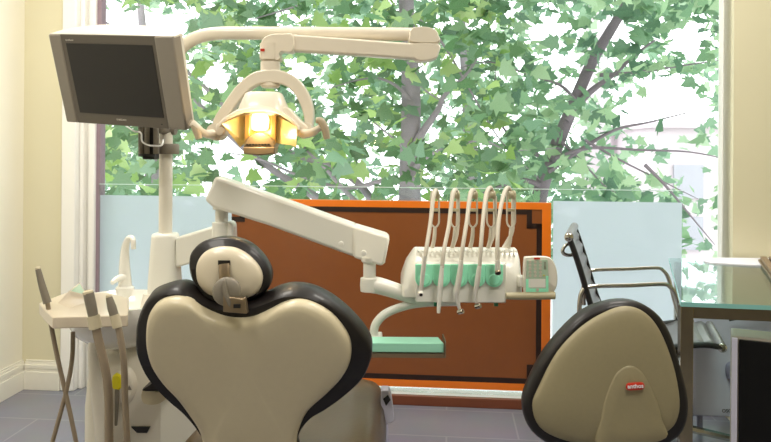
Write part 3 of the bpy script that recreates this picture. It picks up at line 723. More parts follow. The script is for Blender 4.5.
ld = bpy.data.lights.new('bulb_glow', 'POINT'); ld.energy = .9; ld.color = (1, .72, .36); ld.shadow_soft_size = .015
lo = bpy.data.objects.new('bulb_glow', ld); C.objects.link(lo); lo.location = P(259.5, 129, 1.922)

# ------------------------------------------------------------------ instrument unit
inst = thing('instrument_unit', 'white instrument delivery unit on a long slanted spring arm with mint green pads', 'dental instrument unit', (P(460, 300, 2.0).x, 2.0, P(460, 300, 2).z))
g = G().prism([P(175, 238, DU-.03), P(230, 221.5, 2.12), P(233, 225, 2.12), P(234, 252, 2.12), P(175, 268, DU-.03)], (0, .06, 0)); build('swing_arm', g, M_plast, inst, bevel=.008)
g = G().lathe([(9*k_, 0), (9*k_, .06), (6.2*k_, .062), (6.2*k_, .098), (8.5*k_, .10), (8.5*k_, .12)], P(221.5, 242, 2.14), seg=24); build('arm_pivot', g, M_plast, inst, sharp=40)
Da, Db = 2.12, 2.0
g = G().prism([P(215, 176, Da-.04), P(356, 226, (Da+Db)/2-.045), P(356, 258, (Da+Db)/2-.045), P(268, 225.5, Da-.06), P(213, 208, Da-.04), P(204, 200, Da-.04)], (0, .085, 0))
build('spring_arm', g, M_plast, inst, bevel=.01, bseg=3)
g = G().prism([P(353, 226, (Da+Db)/2-.055), P(388, 236.5, Db-.04), P(389.5, 240, Db-.04), P(385, 263, Db-.04), P(382, 266.5, Db-.04), P(353, 258, (Da+Db)/2-.055)], (0, .10, 0))
build('arm_end_cover', g, M_plast, inst, bevel=.008, bseg=3)
for x, y, D in ((341, 244, 1.985), (363.5, 253, 1.965), (222, 200, 2.085)): build('cover_bolt', G().lathe([(2.6*k_, 0), (2.4*k_, .004), (1.2*k_, .005)], P(x, y, D+.0), axis=(0, -1, 0), seg=16), M_plast, inst)
kx = Db/F
g = G().lathe([(9*kx, -14*kx), (9.5*kx, -8*kx), (9*kx, -1*kx), (6.3*kx, 0), (6.3*kx, 14*kx), (8.5*kx, 16*kx), (8.5*kx, 20*kx)], P(369.5, 277, Db), seg=24)
build('elbow_pivot', g, M_plast, inst, sharp=40)
g = G().tube([P(368, 284, Db), P(380, 286, Db), P(395, 290.5, Db), P(412, 296, Db), P(430, 299, Db)], [8.5*kx, 8.5*kx, 8*kx, 7.5*kx, 7*kx], seg=18); build('forearm', g, M_plast, inst, sharp=60)
# head body
Dn = 1.93; kh = Dn/F
xL0, xR0 = 405, 522
sec = [(0, 300), (0, 287), (.02, 280), (.045, 262), (.085, 250), (.11, 248)]    # front profile: depth offset, photo y
def hring(x, y0s, sh):  # ring of the head cross-section at column x
    pts_ = []
    for dd, y in y0s: pts_.append((x+sh*0, y, Dn+dd))
    return pts_
cols = [(402.5, .55, .02), (404, .8, .005), (408, .95, 0), (416, 1, 0), (460, 1, 0), (508, 1, 0), (516, .97, 0), (521, .9, .004), (523, .75, .015)]
rings = []
for xc, sc, dd0 in cols:
    zb_, zt2 = P(460, 298, Dn).z, P(460, 249, Dn+.05).z
    hh = zt2-zb_; X_ = P(xc, 270, Dn).x
    if xc < 412: hh *= {402.5: .30, 404: .45, 408: .72}[xc]
    y_0 = Dn+dd0
    prf = [(y_0, 0), (y_0, hh*.3), (y_0+.015, hh*.6), (y_0+.035, hh*.88), (y_0+.06, hh*.985), (y_0+.09, hh), (y_0+.17, hh*.9), (y_0+.2, hh*.5), (y_0+.2, 0)]
    rings.append([Vector((X_, yy, zb_+zz*(.9 if xc == 523 else 1))) for yy, zz in prf])
build('head_body', loft(G(), rings), M_plast, inst, sharp=40, bevel=.002)
# front plate with green pads
zf0, zf1 = P(460, 301, Dn).z, P(460, 262, Dn).z
xa, xb = P(416, 280, Dn-.02).x, P(506, 280, Dn-.02).x
build('front_plate', G().box(((xa+xb)/2, Dn-.008, (zf0+zf1)/2), (xb-xa, .03, zf1-zf0)), M_plast, inst, bevel=.003)
for i in range(5):
    xc = 424+i*17.6; xq = P(xc, 275, Dn-.03).x; w_ = 8.6*kh; ztop = P(xc, 264.5, Dn-.03).z; zsc = P(xc, 279, Dn-.03).z
    pts_ = [Vector((xq-w_, 0, ztop)), Vector((xq+w_, 0, ztop))]+[Vector((xq+w_*math.cos(a_), 0, zsc-w_*.95*math.sin(a_))) for a_ in [PI*j/10 for j in range(11)]]
    pts_ = [Vector((p.x, Dn-.030, p.z)) for p in pts_]
    pd = build('silicone_pad', G().prism(pts_, (0, .008, 0)), M_green, inst, bevel=.0015, label='mint green silicone rest pad')
    build('pad_hollow', G().lathe([(w_*.72, 0), (w_*.6, .002), (w_*.5, .002)], (xq, Dn-.0302, zsc-.002), axis=(0, -1, 0), seg=20, sy=1.0), M_green, pd)
for x in (436, 496): build('drain_plug', G().tube([P(x, 300, Dn+.0), P(x, 306, Dn+.0)], 2.2*kh, seg=10), M_greend, inst)
g = G()
for k in range(22): g.box(P(418+k*4.6, 250.5, Dn+.045), (.004, .05, .004))
build('top_rib', g, M_plast, inst)
# whip arms + handpieces
whips = [(435, 1), (455, 1), (473, 1), (491, 1), (509, 1)]
Dw = 2.0; kw = Dw/F
for i, (x, _) in enumerate(whips):
    dx = (0, 0, 0, 0, 2)[i]
    g = G()
    g.tube([P(x-4+dx, 252, Dw+.02), P(x-1+dx, 240, Dw), P(x+dx, 228, Dw)], [2.3*kw, 2.0*kw, 1.8*kw], seg=10)
    for s_ in (-1, 1): g.tube([P(x+dx, 228, Dw), P(x+s_*3.8+dx, 223, Dw), P(x+s_*4+dx, 210, Dw), P(x+s_*4+dx, 196, Dw), P(x+s_*3.4+dx, 193, Dw)], .95*kw, seg=8)
    wa = build('whip_arm', g, M_greyp if False else M_hosel, inst, sharp=60)
    g = G().box(P(x+dx, 210, Dw), (7*kw, .014, 2.6*kw)); build('cross_bar', g, M_yelp, wa)
    g = G().lathe([(4.6*kw, -.010), (4.6*kw, -.006), (3.6*kw, -.004), (3.6*kw, .004), (4.6*kw, .006), (4.6*kw, .010)], P(x+dx, 195, Dw), axis=(1, .25, 0), seg=20); build('pulley', g, M_yelp, wa, sharp=40)
Hn = 1.885; Hs = [
 ('silver air and water syringe, leftmost in the row of hanging instruments', [(438, 196, 2.03), (436, 190.5, 2.0), (433.5, 196, 1.97), (430.5, 222, 1.92), (427, 245, 1.88), (425, 258, 1.87)], [(425, 256), (423, 272), (421, 290)], [2.2, 2.4, 2.0], 'ball', (420.8, 293)),
 ('slim white handpiece hanging second from the left in the instrument row', [(458, 196, 2.03), (455.5, 190, 2.0), (452.5, 196, 1.97), (449, 225, 1.92), (444, 250, 1.88), (442, 268, 1.87)], [(442, 266), (440.5, 285), (439, 305), (438.5, 313)], [1.9, 2.8, 2.1, 1.6], None, None),
 ('silver turbine handpiece with bent head, in the middle of the instrument row', [(476, 196, 2.03), (473, 190, 2.0), (470, 196, 1.97), (467, 220, 1.92), (463, 245, 1.88), (461, 262, 1.87)], [(461.5, 260), (459.5, 275), (456.5, 292), (456.5, 298), (459.5, 309)], [2.2, 3.0, 3.2, 2.2, 1.7], 'head', (460.5, 311.5)),
 ('silver contra-angle handpiece with small angled head, second from the right in the instrument row', [(493, 196, 2.03), (490.5, 188, 2.0), (486.5, 194, 1.97), (483.5, 215, 1.92), (481, 245, 1.88), (479.5, 268, 1.87)], [(479.5, 266), (477.5, 280), (475.5, 295), (476.5, 303)], [2.2, 2.9, 2.2, 1.7], 'head', (478, 306)),
 ('empty hose with dark open end, rightmost in the row of hanging instruments', [(512, 197, 2.03), (508.5, 188, 2.0), (504, 194, 1.97), (499.5, 215, 1.92), (497.5, 240, 1.88), (497.5, 262, 1.87)], [(497.5, 260), (497.6, 272)], [2.8, 2.9], 'hole', (497.6, 272))]
kq = 1.87/F
for lab, hose, hp, hr, end, ep in Hs:
    tipp = P(*(ep or hp[-1]), 1.87)
    t = thing('handpiece', lab, 'dental handpiece', tipp, 'instruments hanging from the delivery unit')
    build('hose', G().tube([P(x, y, D) for x, y, D in hose], [2.3*kw]*3+[2.1*kq]*3, seg=10), M_hosel, t, sharp=60)
    build('body', G().tube([P(x, y, 1.87) for x, y in hp], [r_*kq for r_ in hr], seg=14, n=4), M_plast if 'white' in lab else M_silver, t, sharp=60)
    if end == 'ball': build('tip', G().lathe([(2.9*kq, 0), (3.1*kq, .006), (2.3*kq, .010)], P(*ep, 1.87), axis=(0, -1, -.3), seg=14), M_silver, t); build('tip_opening', G().lathe([(1.7*kq, .0102), (1.5*kq, .0112)], P(*ep, 1.87), axis=(0, -1, -.3), seg=12), M_black, t)
    if end == 'head': build('head', G().tube([P(ep[0]-2.4, ep[1]+.8, 1.87), P(ep[0]+2.6, ep[1]-.4, 1.86)], 2.4*kq, seg=12), M_chrome, t, bevel=.001)
    if end == 'hole': build('coupling', G().lathe([(2.9*kq, -.002), (3.1*kq, .008), (2.5*kq, .0085), (2.3*kq, .003)], P(497.7, 271, 1.87), axis=(0, -.75, -.65), seg=16), M_steel, t); build('opening', G().lathe([(2.4*kq, .006), (2.2*kq, .0088)], P(497.7, 271, 1.87), axis=(0, -.75, -.65), seg=14), M_black, t)
# hoses returning behind into the head
for x0_, x1_ in ((513, 502), (495, 488), (458, 452)):
    g = G().tube([P(x0_, 196, 2.05), P(x0_, 215, 2.05), P(x0_-1, 232, 2.04), P((x0_+x1_)/2-1, 243, 2.03), P(x1_-3, 256, 2.0)], 2.0*kw, seg=8); build('return_hose', g, M_hosel, inst, sharp=60)
# control panel
Dc = 1.9; kc = Dc/F
g = G().pillow([P(x, y, Dc) for x, y in ((524.5, 259), (527, 256.8), (540, 256.3), (550, 257.5), (555, 264), (557.5, 274), (557, 286), (552, 293), (540, 294), (526, 294), (524, 290), (523.8, 272))], (-.1, -1, .1), [(.9, -.035), (1, -.03), (1, -.004), (.95, .0)], res=3)
cp = build('control_panel', g, M_plast2, inst, sharp=50)
def cpp(x, y): return P(x, y, Dc-.0035)
g = G().prism([cpp(x, y) for x, y in ((527, 260.5), (547.5, 260), (548.5, 277), (548.5, 292), (526, 292), (526.5, 277))], (0, .003, 0)); build('keypad_film', g, M_greenpale, cp)
g = G().prism([P(x, y, Dc-.004) for x, y in ((526, 279), (529, 279), (529.5, 288.5), (546, 288.5), (546, 276), (548.5, 276), (548.5, 292), (526, 292))], (0, .002, 0)); build('keypad_border', g, M_green, cp)
g = G().prism([P(x, y, Dc-.0042) for x, y in ((528.5, 279), (545.5, 279), (545.5, 287.5), (528.5, 287.5))], (0, .002, 0)); build('display', g, M_plast, cp)
g = G()
for r_ in range(5):
    for c_ in range(3): build('button', G().lathe([(1.6*kc, 0), (1.5*kc, .0012)], P(530+c_*5.2, 261.8+r_*3.5, Dc-.0036), axis=(0, -1, 0), seg=10), M_hosel, cp)
g.lathe([(1.7*kc, 0), (1.5*kc, .0015)], P(537.5, 290, Dc-.0046), axis=(0, -1, 0), seg=12)
build('button', g, M_hosel, cp)
g = G().lathe([(.8*kc, 0), (.7*kc, .001)], P(544, 275.5, Dc-.0045), axis=(0, -1, 0), seg=8); build('indicator', g, M_yellow, cp)
g = G().box(P(537, 258.6, Dc-.0035), (6*kc, .002, 1.6*kc)); build('red_badge', g, M_red, cp)
g = G()
for yy in range(6): g.box(P(545, 262.5+yy*1.3, Dc-.004), (2.2*kc, .001, .5*kc))
build('icon_column', g, M_greyp, cp)
g = G().tube([P(506, 296, 1.9), P(520, 296, 1.9), P(555, 295.5, 1.9)], [3.4*kc, 3.9*kc, 3.9*kc], seg=16, smooth=False); build('handle_bar', g, M_yelp, inst, bevel=.0015)
g = G().box(P(521, 281, 1.93), (.02, .03, .03)); build('panel_neck', g, M_plast, inst, bevel=.004)
# lower tray
Dt = 2.0; kt = Dt/F
g = G().tube([P(374, 340, Dt), P(374, 330, Dt), P(377, 322, Dt), P(385, 314, Dt), P(397, 308.5, Dt), P(412, 304.5, Dt), P(432, 302.5, Dt), P(460, 302, Dt)], [4.3*kt, 4.3*kt, 4.3*kt, 4.3*kt, 4.2*kt, 4*kt, 4*kt, 4*kt], seg=14); build('tray_arm', g, M_plast, inst, sharp=60)
g = G().pillow([P(x, y, Dt-.02) for x, y in ((366, 337), (382, 337), (382.5, 341), (366, 341))], (0, 1, 0), [(1, 0), (1, .06)], smooth=False); build('tray_mount', g, M_plast, inst, bevel=.003)
zt3 = P(400, 343, 1.9).z+.006
xl, xr = P(350, 345, 1.9).x, P(444, 345, 1.9).x
g = G().add([(xl, 1.9, zt3-.032), (xr, 1.9, zt3-.032), (xr, 1.9, zt3-.006), (xl, 1.9, zt3-.006), (xl, 1.95, zt3-.028), (xr-.012, 1.95, zt3-.028), (xr-.012, 1.95, zt3-.002), (xl, 1.95, zt3-.002)], [(0, 1, 2, 3), (4, 7, 6, 5), (3, 2, 6, 7), (0, 4, 5, 1), (0, 3, 7, 4), (1, 5, 6, 2)])
ty = build('lower_tray', g, M_greenl, inst, bevel=.002, label='mint green lower tray')
g = G().add([(xl, 1.893, zt3-.044), (xr+.004, 1.893, zt3-.044), (xr+.004, 1.893, zt3-.034), (xl, 1.893, zt3-.034), (xl, 1.98, zt3-.040), (xr+.004, 1.98, zt3-.040), (xr+.004, 1.98, zt3-.031), (xl, 1.98, zt3-.031)], [(0, 1, 2, 3), (4, 7, 6, 5), (3, 2, 6, 7), (0, 4, 5, 1), (0, 3, 7, 4), (1, 5, 6, 2)])
g.box((xr+.003, 1.93, zt3-.02), (.003, .09, .04))
build('tray_frame', g, M_steel, ty)

# ------------------------------------------------------------------ dental chair
def DB(y): return 1.50+(y-290)/150*.10
chair = thing('dental_chair', 'reclined dental chair with heart-shaped beige back shell and dark padding', 'dental chair', (P(275, 430, 1.8).x, 1.85, 0))
nb = Vector((0, -1, -.28)).normalized()
cu_px = [(137, 335), (139, 317), (148, 298), (161, 290), (178, 287), (192, 292), (207, 299), (223, 303), (247, 303), (266, 298), (280, 292), (295, 289.5), (313, 292), (332, 301), (350, 315), (364.5, 331), (372, 346), (370, 362), (362, 377), (346, 392), (328, 405), (313, 414), (302, 427), (296, 445), (294, 478), (206, 478), (205, 441), (199, 427), (185, 410), (170, 397), (156, 383), (145, 368), (138, 350)]
g = G().pillow([P(x, y, DB(y)+.035) for x, y in cu_px], -nb, [(.97, -.022), (.99, -.014), (1.0, .0), (1.0, .03), (.97, .05), (.88, .062)], cen=P(250, 365, DB(365)+.035), res=4)
build('backrest_cushion', g, M_leather, chair, sharp=60, label='dark brown leather backrest padding')
sh_px = [(146.5, 328), (150, 313), (159, 302), (174, 297.5), (189, 300), (203, 309), (220, 316.5), (236, 319.5), (253, 318), (269, 311), (284, 303.5), (298.5, 300.5), (314, 304), (332, 315), (346, 332), (351, 346), (350, 361), (342.5, 376), (327, 392), (309.5, 408), (300, 426), (296, 445), (295, 478), (205, 478), (204, 445), (200, 429), (190, 413), (178, 397), (163, 381), (152, 364), (147, 346)]
g = G().pillow([P(x, y, DB(y)) for x, y in sh_px], nb, [(.97, -.02), (1, -.012), (1, .0), (.985, .011), (.955, .018), (.9, .021), (.8, .0225), (.4, .024), (.15, .0245)], cen=P(250, 365, DB(365)), res=4)
build('backrest_shell', g, M_shell, chair, sharp=60, label='heart-shaped beige plastic back shell')
# headrest
M_hshell = mat('headrest_beige', (220, 208, 184), .35, coat=.3, noise=.02)
hd_px = [(190, 264), (192, 252), (202, 242), (219, 237), (235, 237.5), (251, 244), (264, 256.5), (271.5, 271), (270.5, 284), (264, 293), (250, 299), (230, 302), (210, 299), (198, 287), (192, 276)]
Dh = 1.56
g = G().pillow([P(x, y, Dh+.01-(y-270)*.0004) for x, y in hd_px], (0, 1, 0), [(.93, -.018), (.985, -.01), (1, .002), (.99, .025), (.93, .045), (.7, .055)], res=4)
hd = build('headrest_cushion', g, M_leather, chair, sharp=60, label='dark leather headrest pad')
hs_px = [(196.5, 270), (199, 259), (207, 250.5), (219, 246.5), (235, 247.5), (249, 255), (260, 267), (263.5, 279), (259.5, 291), (250, 297), (238, 297), (222, 297), (208, 293), (199, 283)]
g = G().pillow([P(x, y, Dh-.008) for x, y in hs_px], (0, -1, 0), [(.97, -.015), (1, .0), (.97, .012), (.88, .02), (.6, .026), (.2, .027)], res=4)
build('headrest_shell', g, M_hshell, chair, sharp=60, label='rounded beige headrest shell')
g = G().prism([P(x, y, Dh-.0365) for x, y in ((218, 260.5), (230, 260.5), (230, 265), (218, 265))], (0, .006, 0)); build('slot', g, M_black, chair)
g = G().tube([P(224, 264, Dh-.037), P(224.5, 275, Dh-.045), P(226, 290, Dh-.05), P(231, 303, Dh-.05)], 5.4*Dh/F, seg=12, flat=.3, up=(0, -1, 0)); build('headrest_bar', g, M_steel, chair, sharp=50)
g = G().lathe([(.030, 0), (.030, .014), (.026, .019), (.01, .020)], P(227, 291, Dh-.055), axis=(.15, -1, .1), seg=28)
kn = build('adjuster_knob', g, M_greyp, chair, sharp=50)
g = G().pillow([P(x, y, Dh-.076) for x, y in ((223.5, 279), (226, 282), (228, 292), (232, 302), (230.5, 308), (227.5, 303), (223, 292))], (0, -1, 0), [(1, -.008), (.9, .006), (.4, .010)], res=3); build('knob_wing', g, M_greyp, kn)
g = G().prism([P(x, y, DB(305)-.032) for x, y in ((223, 312), (223, 296), (242, 299), (245, 297), (247, 314))], (0, .02, 0)); build('headrest_bracket', g, M_steel, chair, bevel=.0015)
g = G().box(P(237, 306, DB(305)-.034), (.014, .006, .008)); build('bracket_slot', g, M_black, chair)
# seat
sp = [(-.235, -.30), (-.25, -.1), (-.25, .1), (-.24, .22), (-.19, .27), (.1, .28), (.19, .27), (.24, .22), (.25, .1), (.25, -.15), (.235, -.32), (.0, -.36)]
sc_ = Vector((-.248, 1.94, .40)); ya = -.05; ca, sa = math.cos(ya), math.sin(ya)
o_ = [sc_+Vector((x*ca-y*sa, x*sa+y*ca, .0+y*.04)) for x, y in sp]
g = G().pillow(o_, (0, -.1, 1), [(.9, -.10), (.98, -.08), (1.0, -.05), (1.0, .02), (.975, .055), (.92, .078), (.8, .088), (.5, .082), (.2, .078)], res=4)
build('seat', g, M_seatl, chair, sharp=60, label='olive brown leather seat cushion')
g = G().pillow([sc_+(p-sc_)*1.015 for p in o_], (0, -.1, 1), [(.9, -.13), (1.0, -.12), (1.01, -.05), (1.0, -.048)], res=4); build('seat_shell', g, M_lavd, chair, sharp=50)
g = G().prism([P(x, y, 2.0) for x, y in ((381, 391), (389, 391), (391.5, 398), (394.5, 421), (389, 424), (380, 424))], (0, .05, 0))
build('seat_side_cover', g, M_lav, chair, bevel=.004)
build('side_cover_recess', G().prism([P(x, y, 1.998) for x, y in ((383, 399), (388, 395), (390.5, 400), (386, 406))], (0, .004, 0)), M_black, chair)
fr_ = sc_+Vector((.42*math.sin(-ya)+.0, .42, 0))
g = loft(G(), [rsq((sc_.x, sc_.y, 0), .26, .38, e=.4), rsq((sc_.x, sc_.y, .05), .25, .37, e=.4), rsq((sc_.x, sc_.y, .07), .12, .16, e=.4), rsq((sc_.x, sc_.y, .29), .10, .13, e=.4)])
build('base', g, M_plast2, chair, sharp=40)
g = G().pillow([P(x, y, 1.86) for x, y in ((141, 391), (149, 385), (156, 380), (164, 384), (170, 391), (156, 391.5))], (0, -1, 0), [(1, -.08), (1, -.01), (.9, 0)], res=3)
build('armrest_pad', g, M_leather, chair, sharp=50)

# ------------------------------------------------------------------ dental stool
DS = 1.52
stool = thing('dental_stool', 'dental stool seen from behind, khaki rounded triangular back with a red badge', 'stool', (P(610, 400, 1.7).x, 1.72, 0))
so_px = [(523, 405), (528, 385), (545.6, 352), (575, 319), (599, 304.5), (625.6, 300), (649, 307.5), (667, 328), (679, 364), (686.5, 399), (683.5, 424), (672, 438), (650, 449), (605, 455), (560, 448), (531, 430)]
cS = P(612, 390, DS+.02)
g = G().pillow([P(x, y, DS+.015) for x, y in so_px], (0, 1, 0), [(.93, -.02), (.975, -.016), (1, -.004), (1, .02), (.97, .04), (.88, .052), (.5, .045)], cen=cS, res=4)
build('backrest_cushion', g, M_leather, stool, sharp=60, label='dark leather stool back padding')
si_px = [(532, 405), (539, 385), (556.5, 352), (580, 327), (604, 312), (625.6, 306), (645, 312.5), (660, 331), (673, 364), (679.5, 399), (676, 421), (664, 433), (646, 441), (605, 447), (564, 440), (539.6, 427)]
g = G().pillow([P(x, y, DS-.004) for x, y in si_px], (0, -1, 0), [(.97, -.02), (1, -.01), (1, .0), (.985, .006), (.95, .011), (.85, .016), (.5, .022), (.2, .023)], cen=P(612, 390, DS-.004), res=4)
build('backrest_shell', g, M_shell2, stool, sharp=60, label='khaki plastic stool back shell')
tg = [(597, 446), (600, 420), (604, 399), (613, 376), (621, 367.5), (630, 364.5), (638, 368), (645, 376), (656, 399), (662, 420), (666, 438), (630, 447)]
g = G().pillow([P(x, y, DS-.024) for x, y in tg], (0, -1, 0), [(1, -.02), (1, -.0), (.975, .004), (.93, .006), (.5, .007)], cen=P(630, 410, DS-.022), res=4)
tgo = build('raised_plate', g, M_shell2, stool, sharp=60)
bd = [(626.5, 386.5), (628, 383.7), (634, 383), (642, 382.6), (644.3, 384.5), (643.8, 388), (641, 389.6), (634, 390), (628.5, 390.3), (626.6, 389)]
g = G().pillow([P(x, y, DS-.033) for x, y in bd], (0, -1, 0), [(1, -.004), (1, .001), (.93, .0025), (.5, .003)], res=3)
bdo = build('badge', g, M_red, tgo, label='red pill-shaped badge with pale lettering', sharp=50)
text('badge_lettering', 'anthos', .0125, P(635.6, 386.3, DS-.0368), P(644, 385.9, DS)-P(627, 386.8, DS), (0, 0, 1), M_paper, tgo, .0005)
g = G().pillow([P(610, 440, DS+.25)+Vector((.2*math.cos(a_), .19*math.sin(a_), 0)) for a_ in [2*PI*k/16 for k in range(16)]], (0, 0, 1), [(.9, -.17), (1, -.15), (1, -.11), (.93, -.09), (.6, -.085)], res=2)
build('seat', g, M_leather, stool, sharp=60)
bs = P(610, 440, DS+.25); g = G().tube([P(612, 430, DS+.05), P(612, 460, DS+.06), (bs.x, bs.y-.12, bs.z-.18), (bs.x, bs.y, bs.z-.18)], .018, seg=10)
build('back_support', g, M_steel, stool, sharp=60)
build('gas_column', G().lathe([(.03, .08), (.03, .25), (.02, .25), (.02, bs.z-.17)], (bs.x, bs.y, 0), seg=20), M_chrome, stool, sharp=40)
for k in range(5):
    a_ = 2*PI*k/5+.3; e_ = Vector((bs.x+.27*math.cos(a_), bs.y+.27*math.sin(a_), .075))
    lg = build('leg', G().tube([(bs.x, bs.y, .1), e_], [.02, .013], seg=8), M_chrome, stool)
    build('caster', G().lathe([(.024, -.012), (.026, -.008), (.026, .008), (.024, .012)], e_-Vector((0, 0, .049)), axis=(-math.sin(a_), math.cos(a_), 0), seg=18), M_black, lg, sharp=40)

# ------------------------------------------------------------------ office chair
DO = 2.66; off = Vector((.12, .37, 0))
ocx = Vector((P(655, 345, 2.84).x, 2.84, 0))
oc = thing('office_chair', 'low-back office chair with silver ribbed sling and chrome armrests beside the desk', 'office chair', ocx)
sp_ = [P(x, y, DO) for x, y in ((569, 237), (574.5, 252), (581, 272), (588, 296), (596, 320), (606, 341), (622, 352), (650, 350), (685, 346), (706, 345), (722, 347.5))]
rail, _ = spline(sp_, [1]*len(sp_), 6)
for s_ in (0, 1):
    o_ = off*s_
    g = G().tube([p+o_ for p in sp_], .011, seg=10, n=6, flat=1.4); fr = build('side_rail', g, M_black, oc, sharp=60)
    for e_ in (sp_[0], sp_[-1]):
        build('rail_end', G().lathe([(.016, -.006), (.017, .012), (.010, .016)], e_+o_, axis=off*(-1 if s_ == 0 else 1), seg=18), M_chrome, fr, sharp=40)
# sling with ribs
n = len(rail); vs = []; fs = []; m_ = 6
for i, p in enumerate(rail):
    t_ = (rail[min(i+1, n-1)]-rail[max(i-1, 0)]).normalized(); nn = t_.cross(off).normalized()
    for j in range(m_+1):
        sag = -math.sin(PI*j/m_)*.008+.004*math.cos(i*2*PI/4)
        vs.append(p+off*(j/m_)+nn*sag)
for i in range(n-1):
    for j in range(m_): fs.append((i*(m_+1)+j, i*(m_+1)+j+1, (i+1)*(m_+1)+j+1, (i+1)*(m_+1)+j))
so = build('sling', G().add(vs, fs), M_mesh, oc, sharp=30, label='silver grey ribbed sling')
sm_ = so.modifiers.new('solid', 'SOLIDIFY'); sm_.thickness = .006
for k_end in (0, -1):
    build('end_roll', G().tube([sp_[k_end], sp_[k_end]+off], .017, seg=16), M_mesh, oc)
for s_ in (0, 1):
    o_ = off*s_
    ap = [P(x, y, DO)+o_ for x, y in ((580, 326), (579.5, 305), (582.5, 291), (592, 286.5), (630, 285.3), (662, 284), (670, 287), (676, 296), (682, 318), (688, 340), (690, 350))]
    build('armrest', G().tube(ap, .0085, seg=10, n=5, flat=1.0), M_chrome, oc, sharp=60, label='chrome tube armrest')
hp_ = [P(x, y, DO)+off*.15 for x, y in ((572, 246), (566, 246.5), (562, 251), (562.5, 255.5), (568, 257.5), (576, 256))]
build('back_handle', G().tube(hp_, .007, seg=10, n=5), M_chrome, oc, sharp=60)
hz = .335
build('seat_post', G().lathe([(.03, .10), (.03, .24), (.018, .24), (.018, .40), (.06, .42), (.06, .43)], ocx, seg=20), M_chrome, oc, sharp=40)
g = G().tube([sp_[7]+Vector((0, 0, -.02)), Vector((ocx.x, ocx.y, .41)), sp_[7]+off+Vector((0, 0, -.02))], .012, seg=10, smooth=False); build('under_frame', g, M_chrome, oc)
for k in range(5):
    a_ = 2*PI*k/5-.42; e_ = ocx+Vector((.30*math.cos(a_), .30*math.sin(a_), .085)); 
    lg = build('leg', G().tube([ocx+Vector((0, 0, .11)), e_, e_-Vector((0, 0, .02))], [.018, .014, .012], seg=8, smooth=False), M_chrome, oc)
    build('caster', G().lathe([(.026, -.012), (.029, -.008), (.029, .008), (.026, .012)], Vector((e_.x, e_.y, .0295)), axis=(-math.sin(a_), math.cos(a_), 0), seg=18), M_black, lg, sharp=40)

# ------------------------------------------------------------------ desk
zD = .73
A = PZ(681, 302, zD); B_ = PZ(771, 305.5, zD); C_ = PZ(771, 259.5, zD); E_ = PZ(669, 258, zD)
Bx = A+(B_-A).normalized()*1.25; Ex = E_+(C_-E_).normalized()*1.25
Cx = R(2.5, -.03, zD); E_ = R(1.268, -.035, zD)
desk = thing('desk', 'glass-topped desk with polished metal frame at the right edge', 'desk', ((A.x+Bx.x)/2, (A.y+Cx.y)/2, 0))
build('glass_top', G().prism([A, Bx, Cx, E_], (0, 0, -.014)), M_table, desk)
M_edge = mat('glass_edge_teal', (140, 200, 196), .2)
g = G()
g.bar(A+Vector((0, -.0008, -.007)), Bx+Vector((0, -.0008, -.007)), .0015, .014); g.bar(A+Vector((-.0008, 0, -.007)), E_+Vector((-.0008, 0, -.007)), .0015, .0138)
build('glass_edge', g, M_edge, desk, label='teal polished glass edge')
dx_ = (Bx-A).normalized(); dy_ = Vector((-dx_.y, dx_.x, 0)); sy_ = (E_-A).normalized()
lwid = 12.2*A.y/F
ins = A+dx_*(lwid/2+.001)+dy_*.025; zt4 = zD-.014
g = G().box(Vector((ins.x, ins.y, zt4/2)), (lwid, .04, zt4), (dx_, dy_, RZ)); build('leg', g, M_chromed, desk, bevel=.0015)
ins2 = Bx-dx_*(lwid/2)+dy_*.025
g = G().box(Vector((ins2.x, ins2.y, zt4/2)), (lwid, .04, zt4), (dx_, dy_, RZ)); build('leg', g, M_chromed, desk, bevel=.0015)
i3 = E_+dx_*.03-dy_*.04; i4 = Cx-dx_*.03-dy_*.04
for q in (i3, i4): build('leg', G().box(Vector((q.x, q.y, zt4/2)), (.03, .03, zt4), (dx_, dy_, RZ)), M_chromed, desk, bevel=.0015)
p0 = ins+dx_*lwid/2; p1 = ins2-dx_*lwid/2
g = G().bar(Vector((p0.x, p0.y, zt4-.0185)), Vector((p1.x, p1.y, zt4-.0185)), .04, .037); build('beam', g, M_chromed, desk, bevel=.0015)

# papers and calculator on desk
def flat_prism(pts, z, th): return G().prism([PZ(x, y, z) for x, y in pts], (0, 0, th))
g = flat_prism([(703, 262), (708, 258.8), (771, 259.2), (800, 260), (800, 266), (757, 266.5), (745, 266), (728, 265), (710, 264)], zD+.0005, .006)
pp = build('paper_stack', g, M_paper, None); tag(pp, 'loose stack of white papers on the glass desk top', 'papers')
q = [PZ(x, y, zD+.001) for x, y in ((758, 262), (771, 281), (800, 281), (786, 262))]
kb = thing('desk_calculator', 'taupe angular desk device with dark edges lying on the glass desk', 'desk device', (q[0]+q[2])/2)
build('casing', G().prism(q, (0, 0, .012)), M_steel, kb, bevel=.002)
g = G()
for i in range(3):
    a0 = q[0].lerp(q[3], .08+i*.3); a1 = q[1].lerp(q[2], .08+i*.3); b0 = q[0].lerp(q[3], .3+i*.3); b1 = q[1].lerp(q[2], .3+i*.3)
    g.prism([p+Vector((0, 0, .012)) for p in (a0, a1, b1, b0)], (0, 0, .012))
build('key_row', g, M_taupe, kb, bevel=.001)

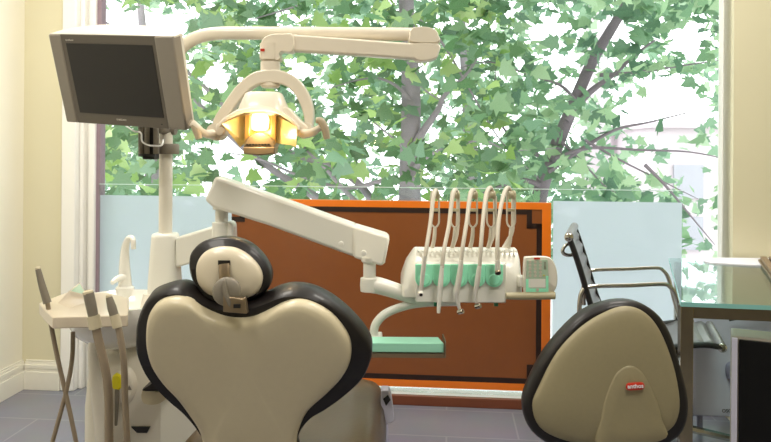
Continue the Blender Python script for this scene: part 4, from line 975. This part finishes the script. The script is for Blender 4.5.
# cabinets under the desk
zz0 = .02
pA = PV(696.5, 417, -.13); DD = pA.y
wb = thing('white_cabinet', 'white cabinet with small dark lettering and grey oval handle under the desk', 'cabinet', (PV(735, 415, -.1).x, DD, 0))
xA, xB = P(696.5, 370, DD).x, P(790, 370, DD).x; zT = P(720, 318, DD).z; zB = P(720, 417, DD).z
zB = max(zB, .01)
build('body', G().box(Vector(((xA+xB)/2, DD+.07, (zT+zB)/2))-RV*.02, (xB-xA, .11, zT-zB), (RU, RV, RZ)), M_lav, wb, bevel=.006)
for xx in (xA+.04, xB-.04): build('foot', G().lathe([(.012, 0), (.012, zB)], Vector((xx, DD+.07, 0))-RV*.02, seg=12), M_lavd, wb)
g = G().pillow([P(x, y, DD-.01) for x, y in ((727, 366), (731, 362), (738, 362), (742, 367), (742, 378), (737, 384), (731, 381), (727, 376))], (0, -1, 0), [(1, -.012), (1, .004), (.85, .01)], res=3); build('handle', g, M_lavd, wb, sharp=50)
text('lettering', 'OSO', .021, P(727, 411, DD-.003), (1, 0, 0), (0, 0, 1), M_inset, wb)
g = G().tube([P(729, 320, DD-.05), P(742, 318, DD-.06), (P(771, 315, DD-.07)), P(800, 317, DD-.05)], .006, seg=8); cb = build('cable', g, M_black, None); tag(cb, 'black cable running along the top of the white cabinet', 'cable')
DK = 2.2
th_ = .43; ku = Vector((math.cos(th_), -math.sin(th_), 0)); kvv = Vector((math.sin(th_), math.cos(th_), 0))
c0 = P(731.5, 380, DK); c0.z = 0; zT = P(740, 336.5, DK).z; Wk = .42
bk = thing('black_cabinet', 'slim cabinet with glossy black front and pale grey frame under the desk front', 'cabinet', c0+ku*Wk/2)
build('body', G().box(c0+ku*Wk/2+kvv*.065+RZ*zT/2, (Wk, .12, zT), (ku, kvv, RZ)), M_mongrey, bk, bevel=.006)
build('front_panel', G().box(c0+ku*(Wk/2+.010)+RZ*(zT/2), (Wk-.022, .012, zT-.014), (ku, kvv, RZ)), M_blackg, bk, bevel=.001)
build('side_edge', G().box(c0+ku*.008+RZ*(zT/2), (.016, .010, zT-.008), (ku, kvv, RZ)), M_lav, bk)

# ------------------------------------------------------------------ output
vs_ = scn.view_settings; vs_.view_transform = 'Standard'; vs_.look = 'None'; vs_.gamma = 1; vs_.use_curve_mapping = False; vs_.exposure = 0
scn.cycles.max_bounces = 8; scn.cycles.transparent_max_bounces = 16; scn.cycles.caustics_reflective = False; scn.cycles.caustics_refractive = False
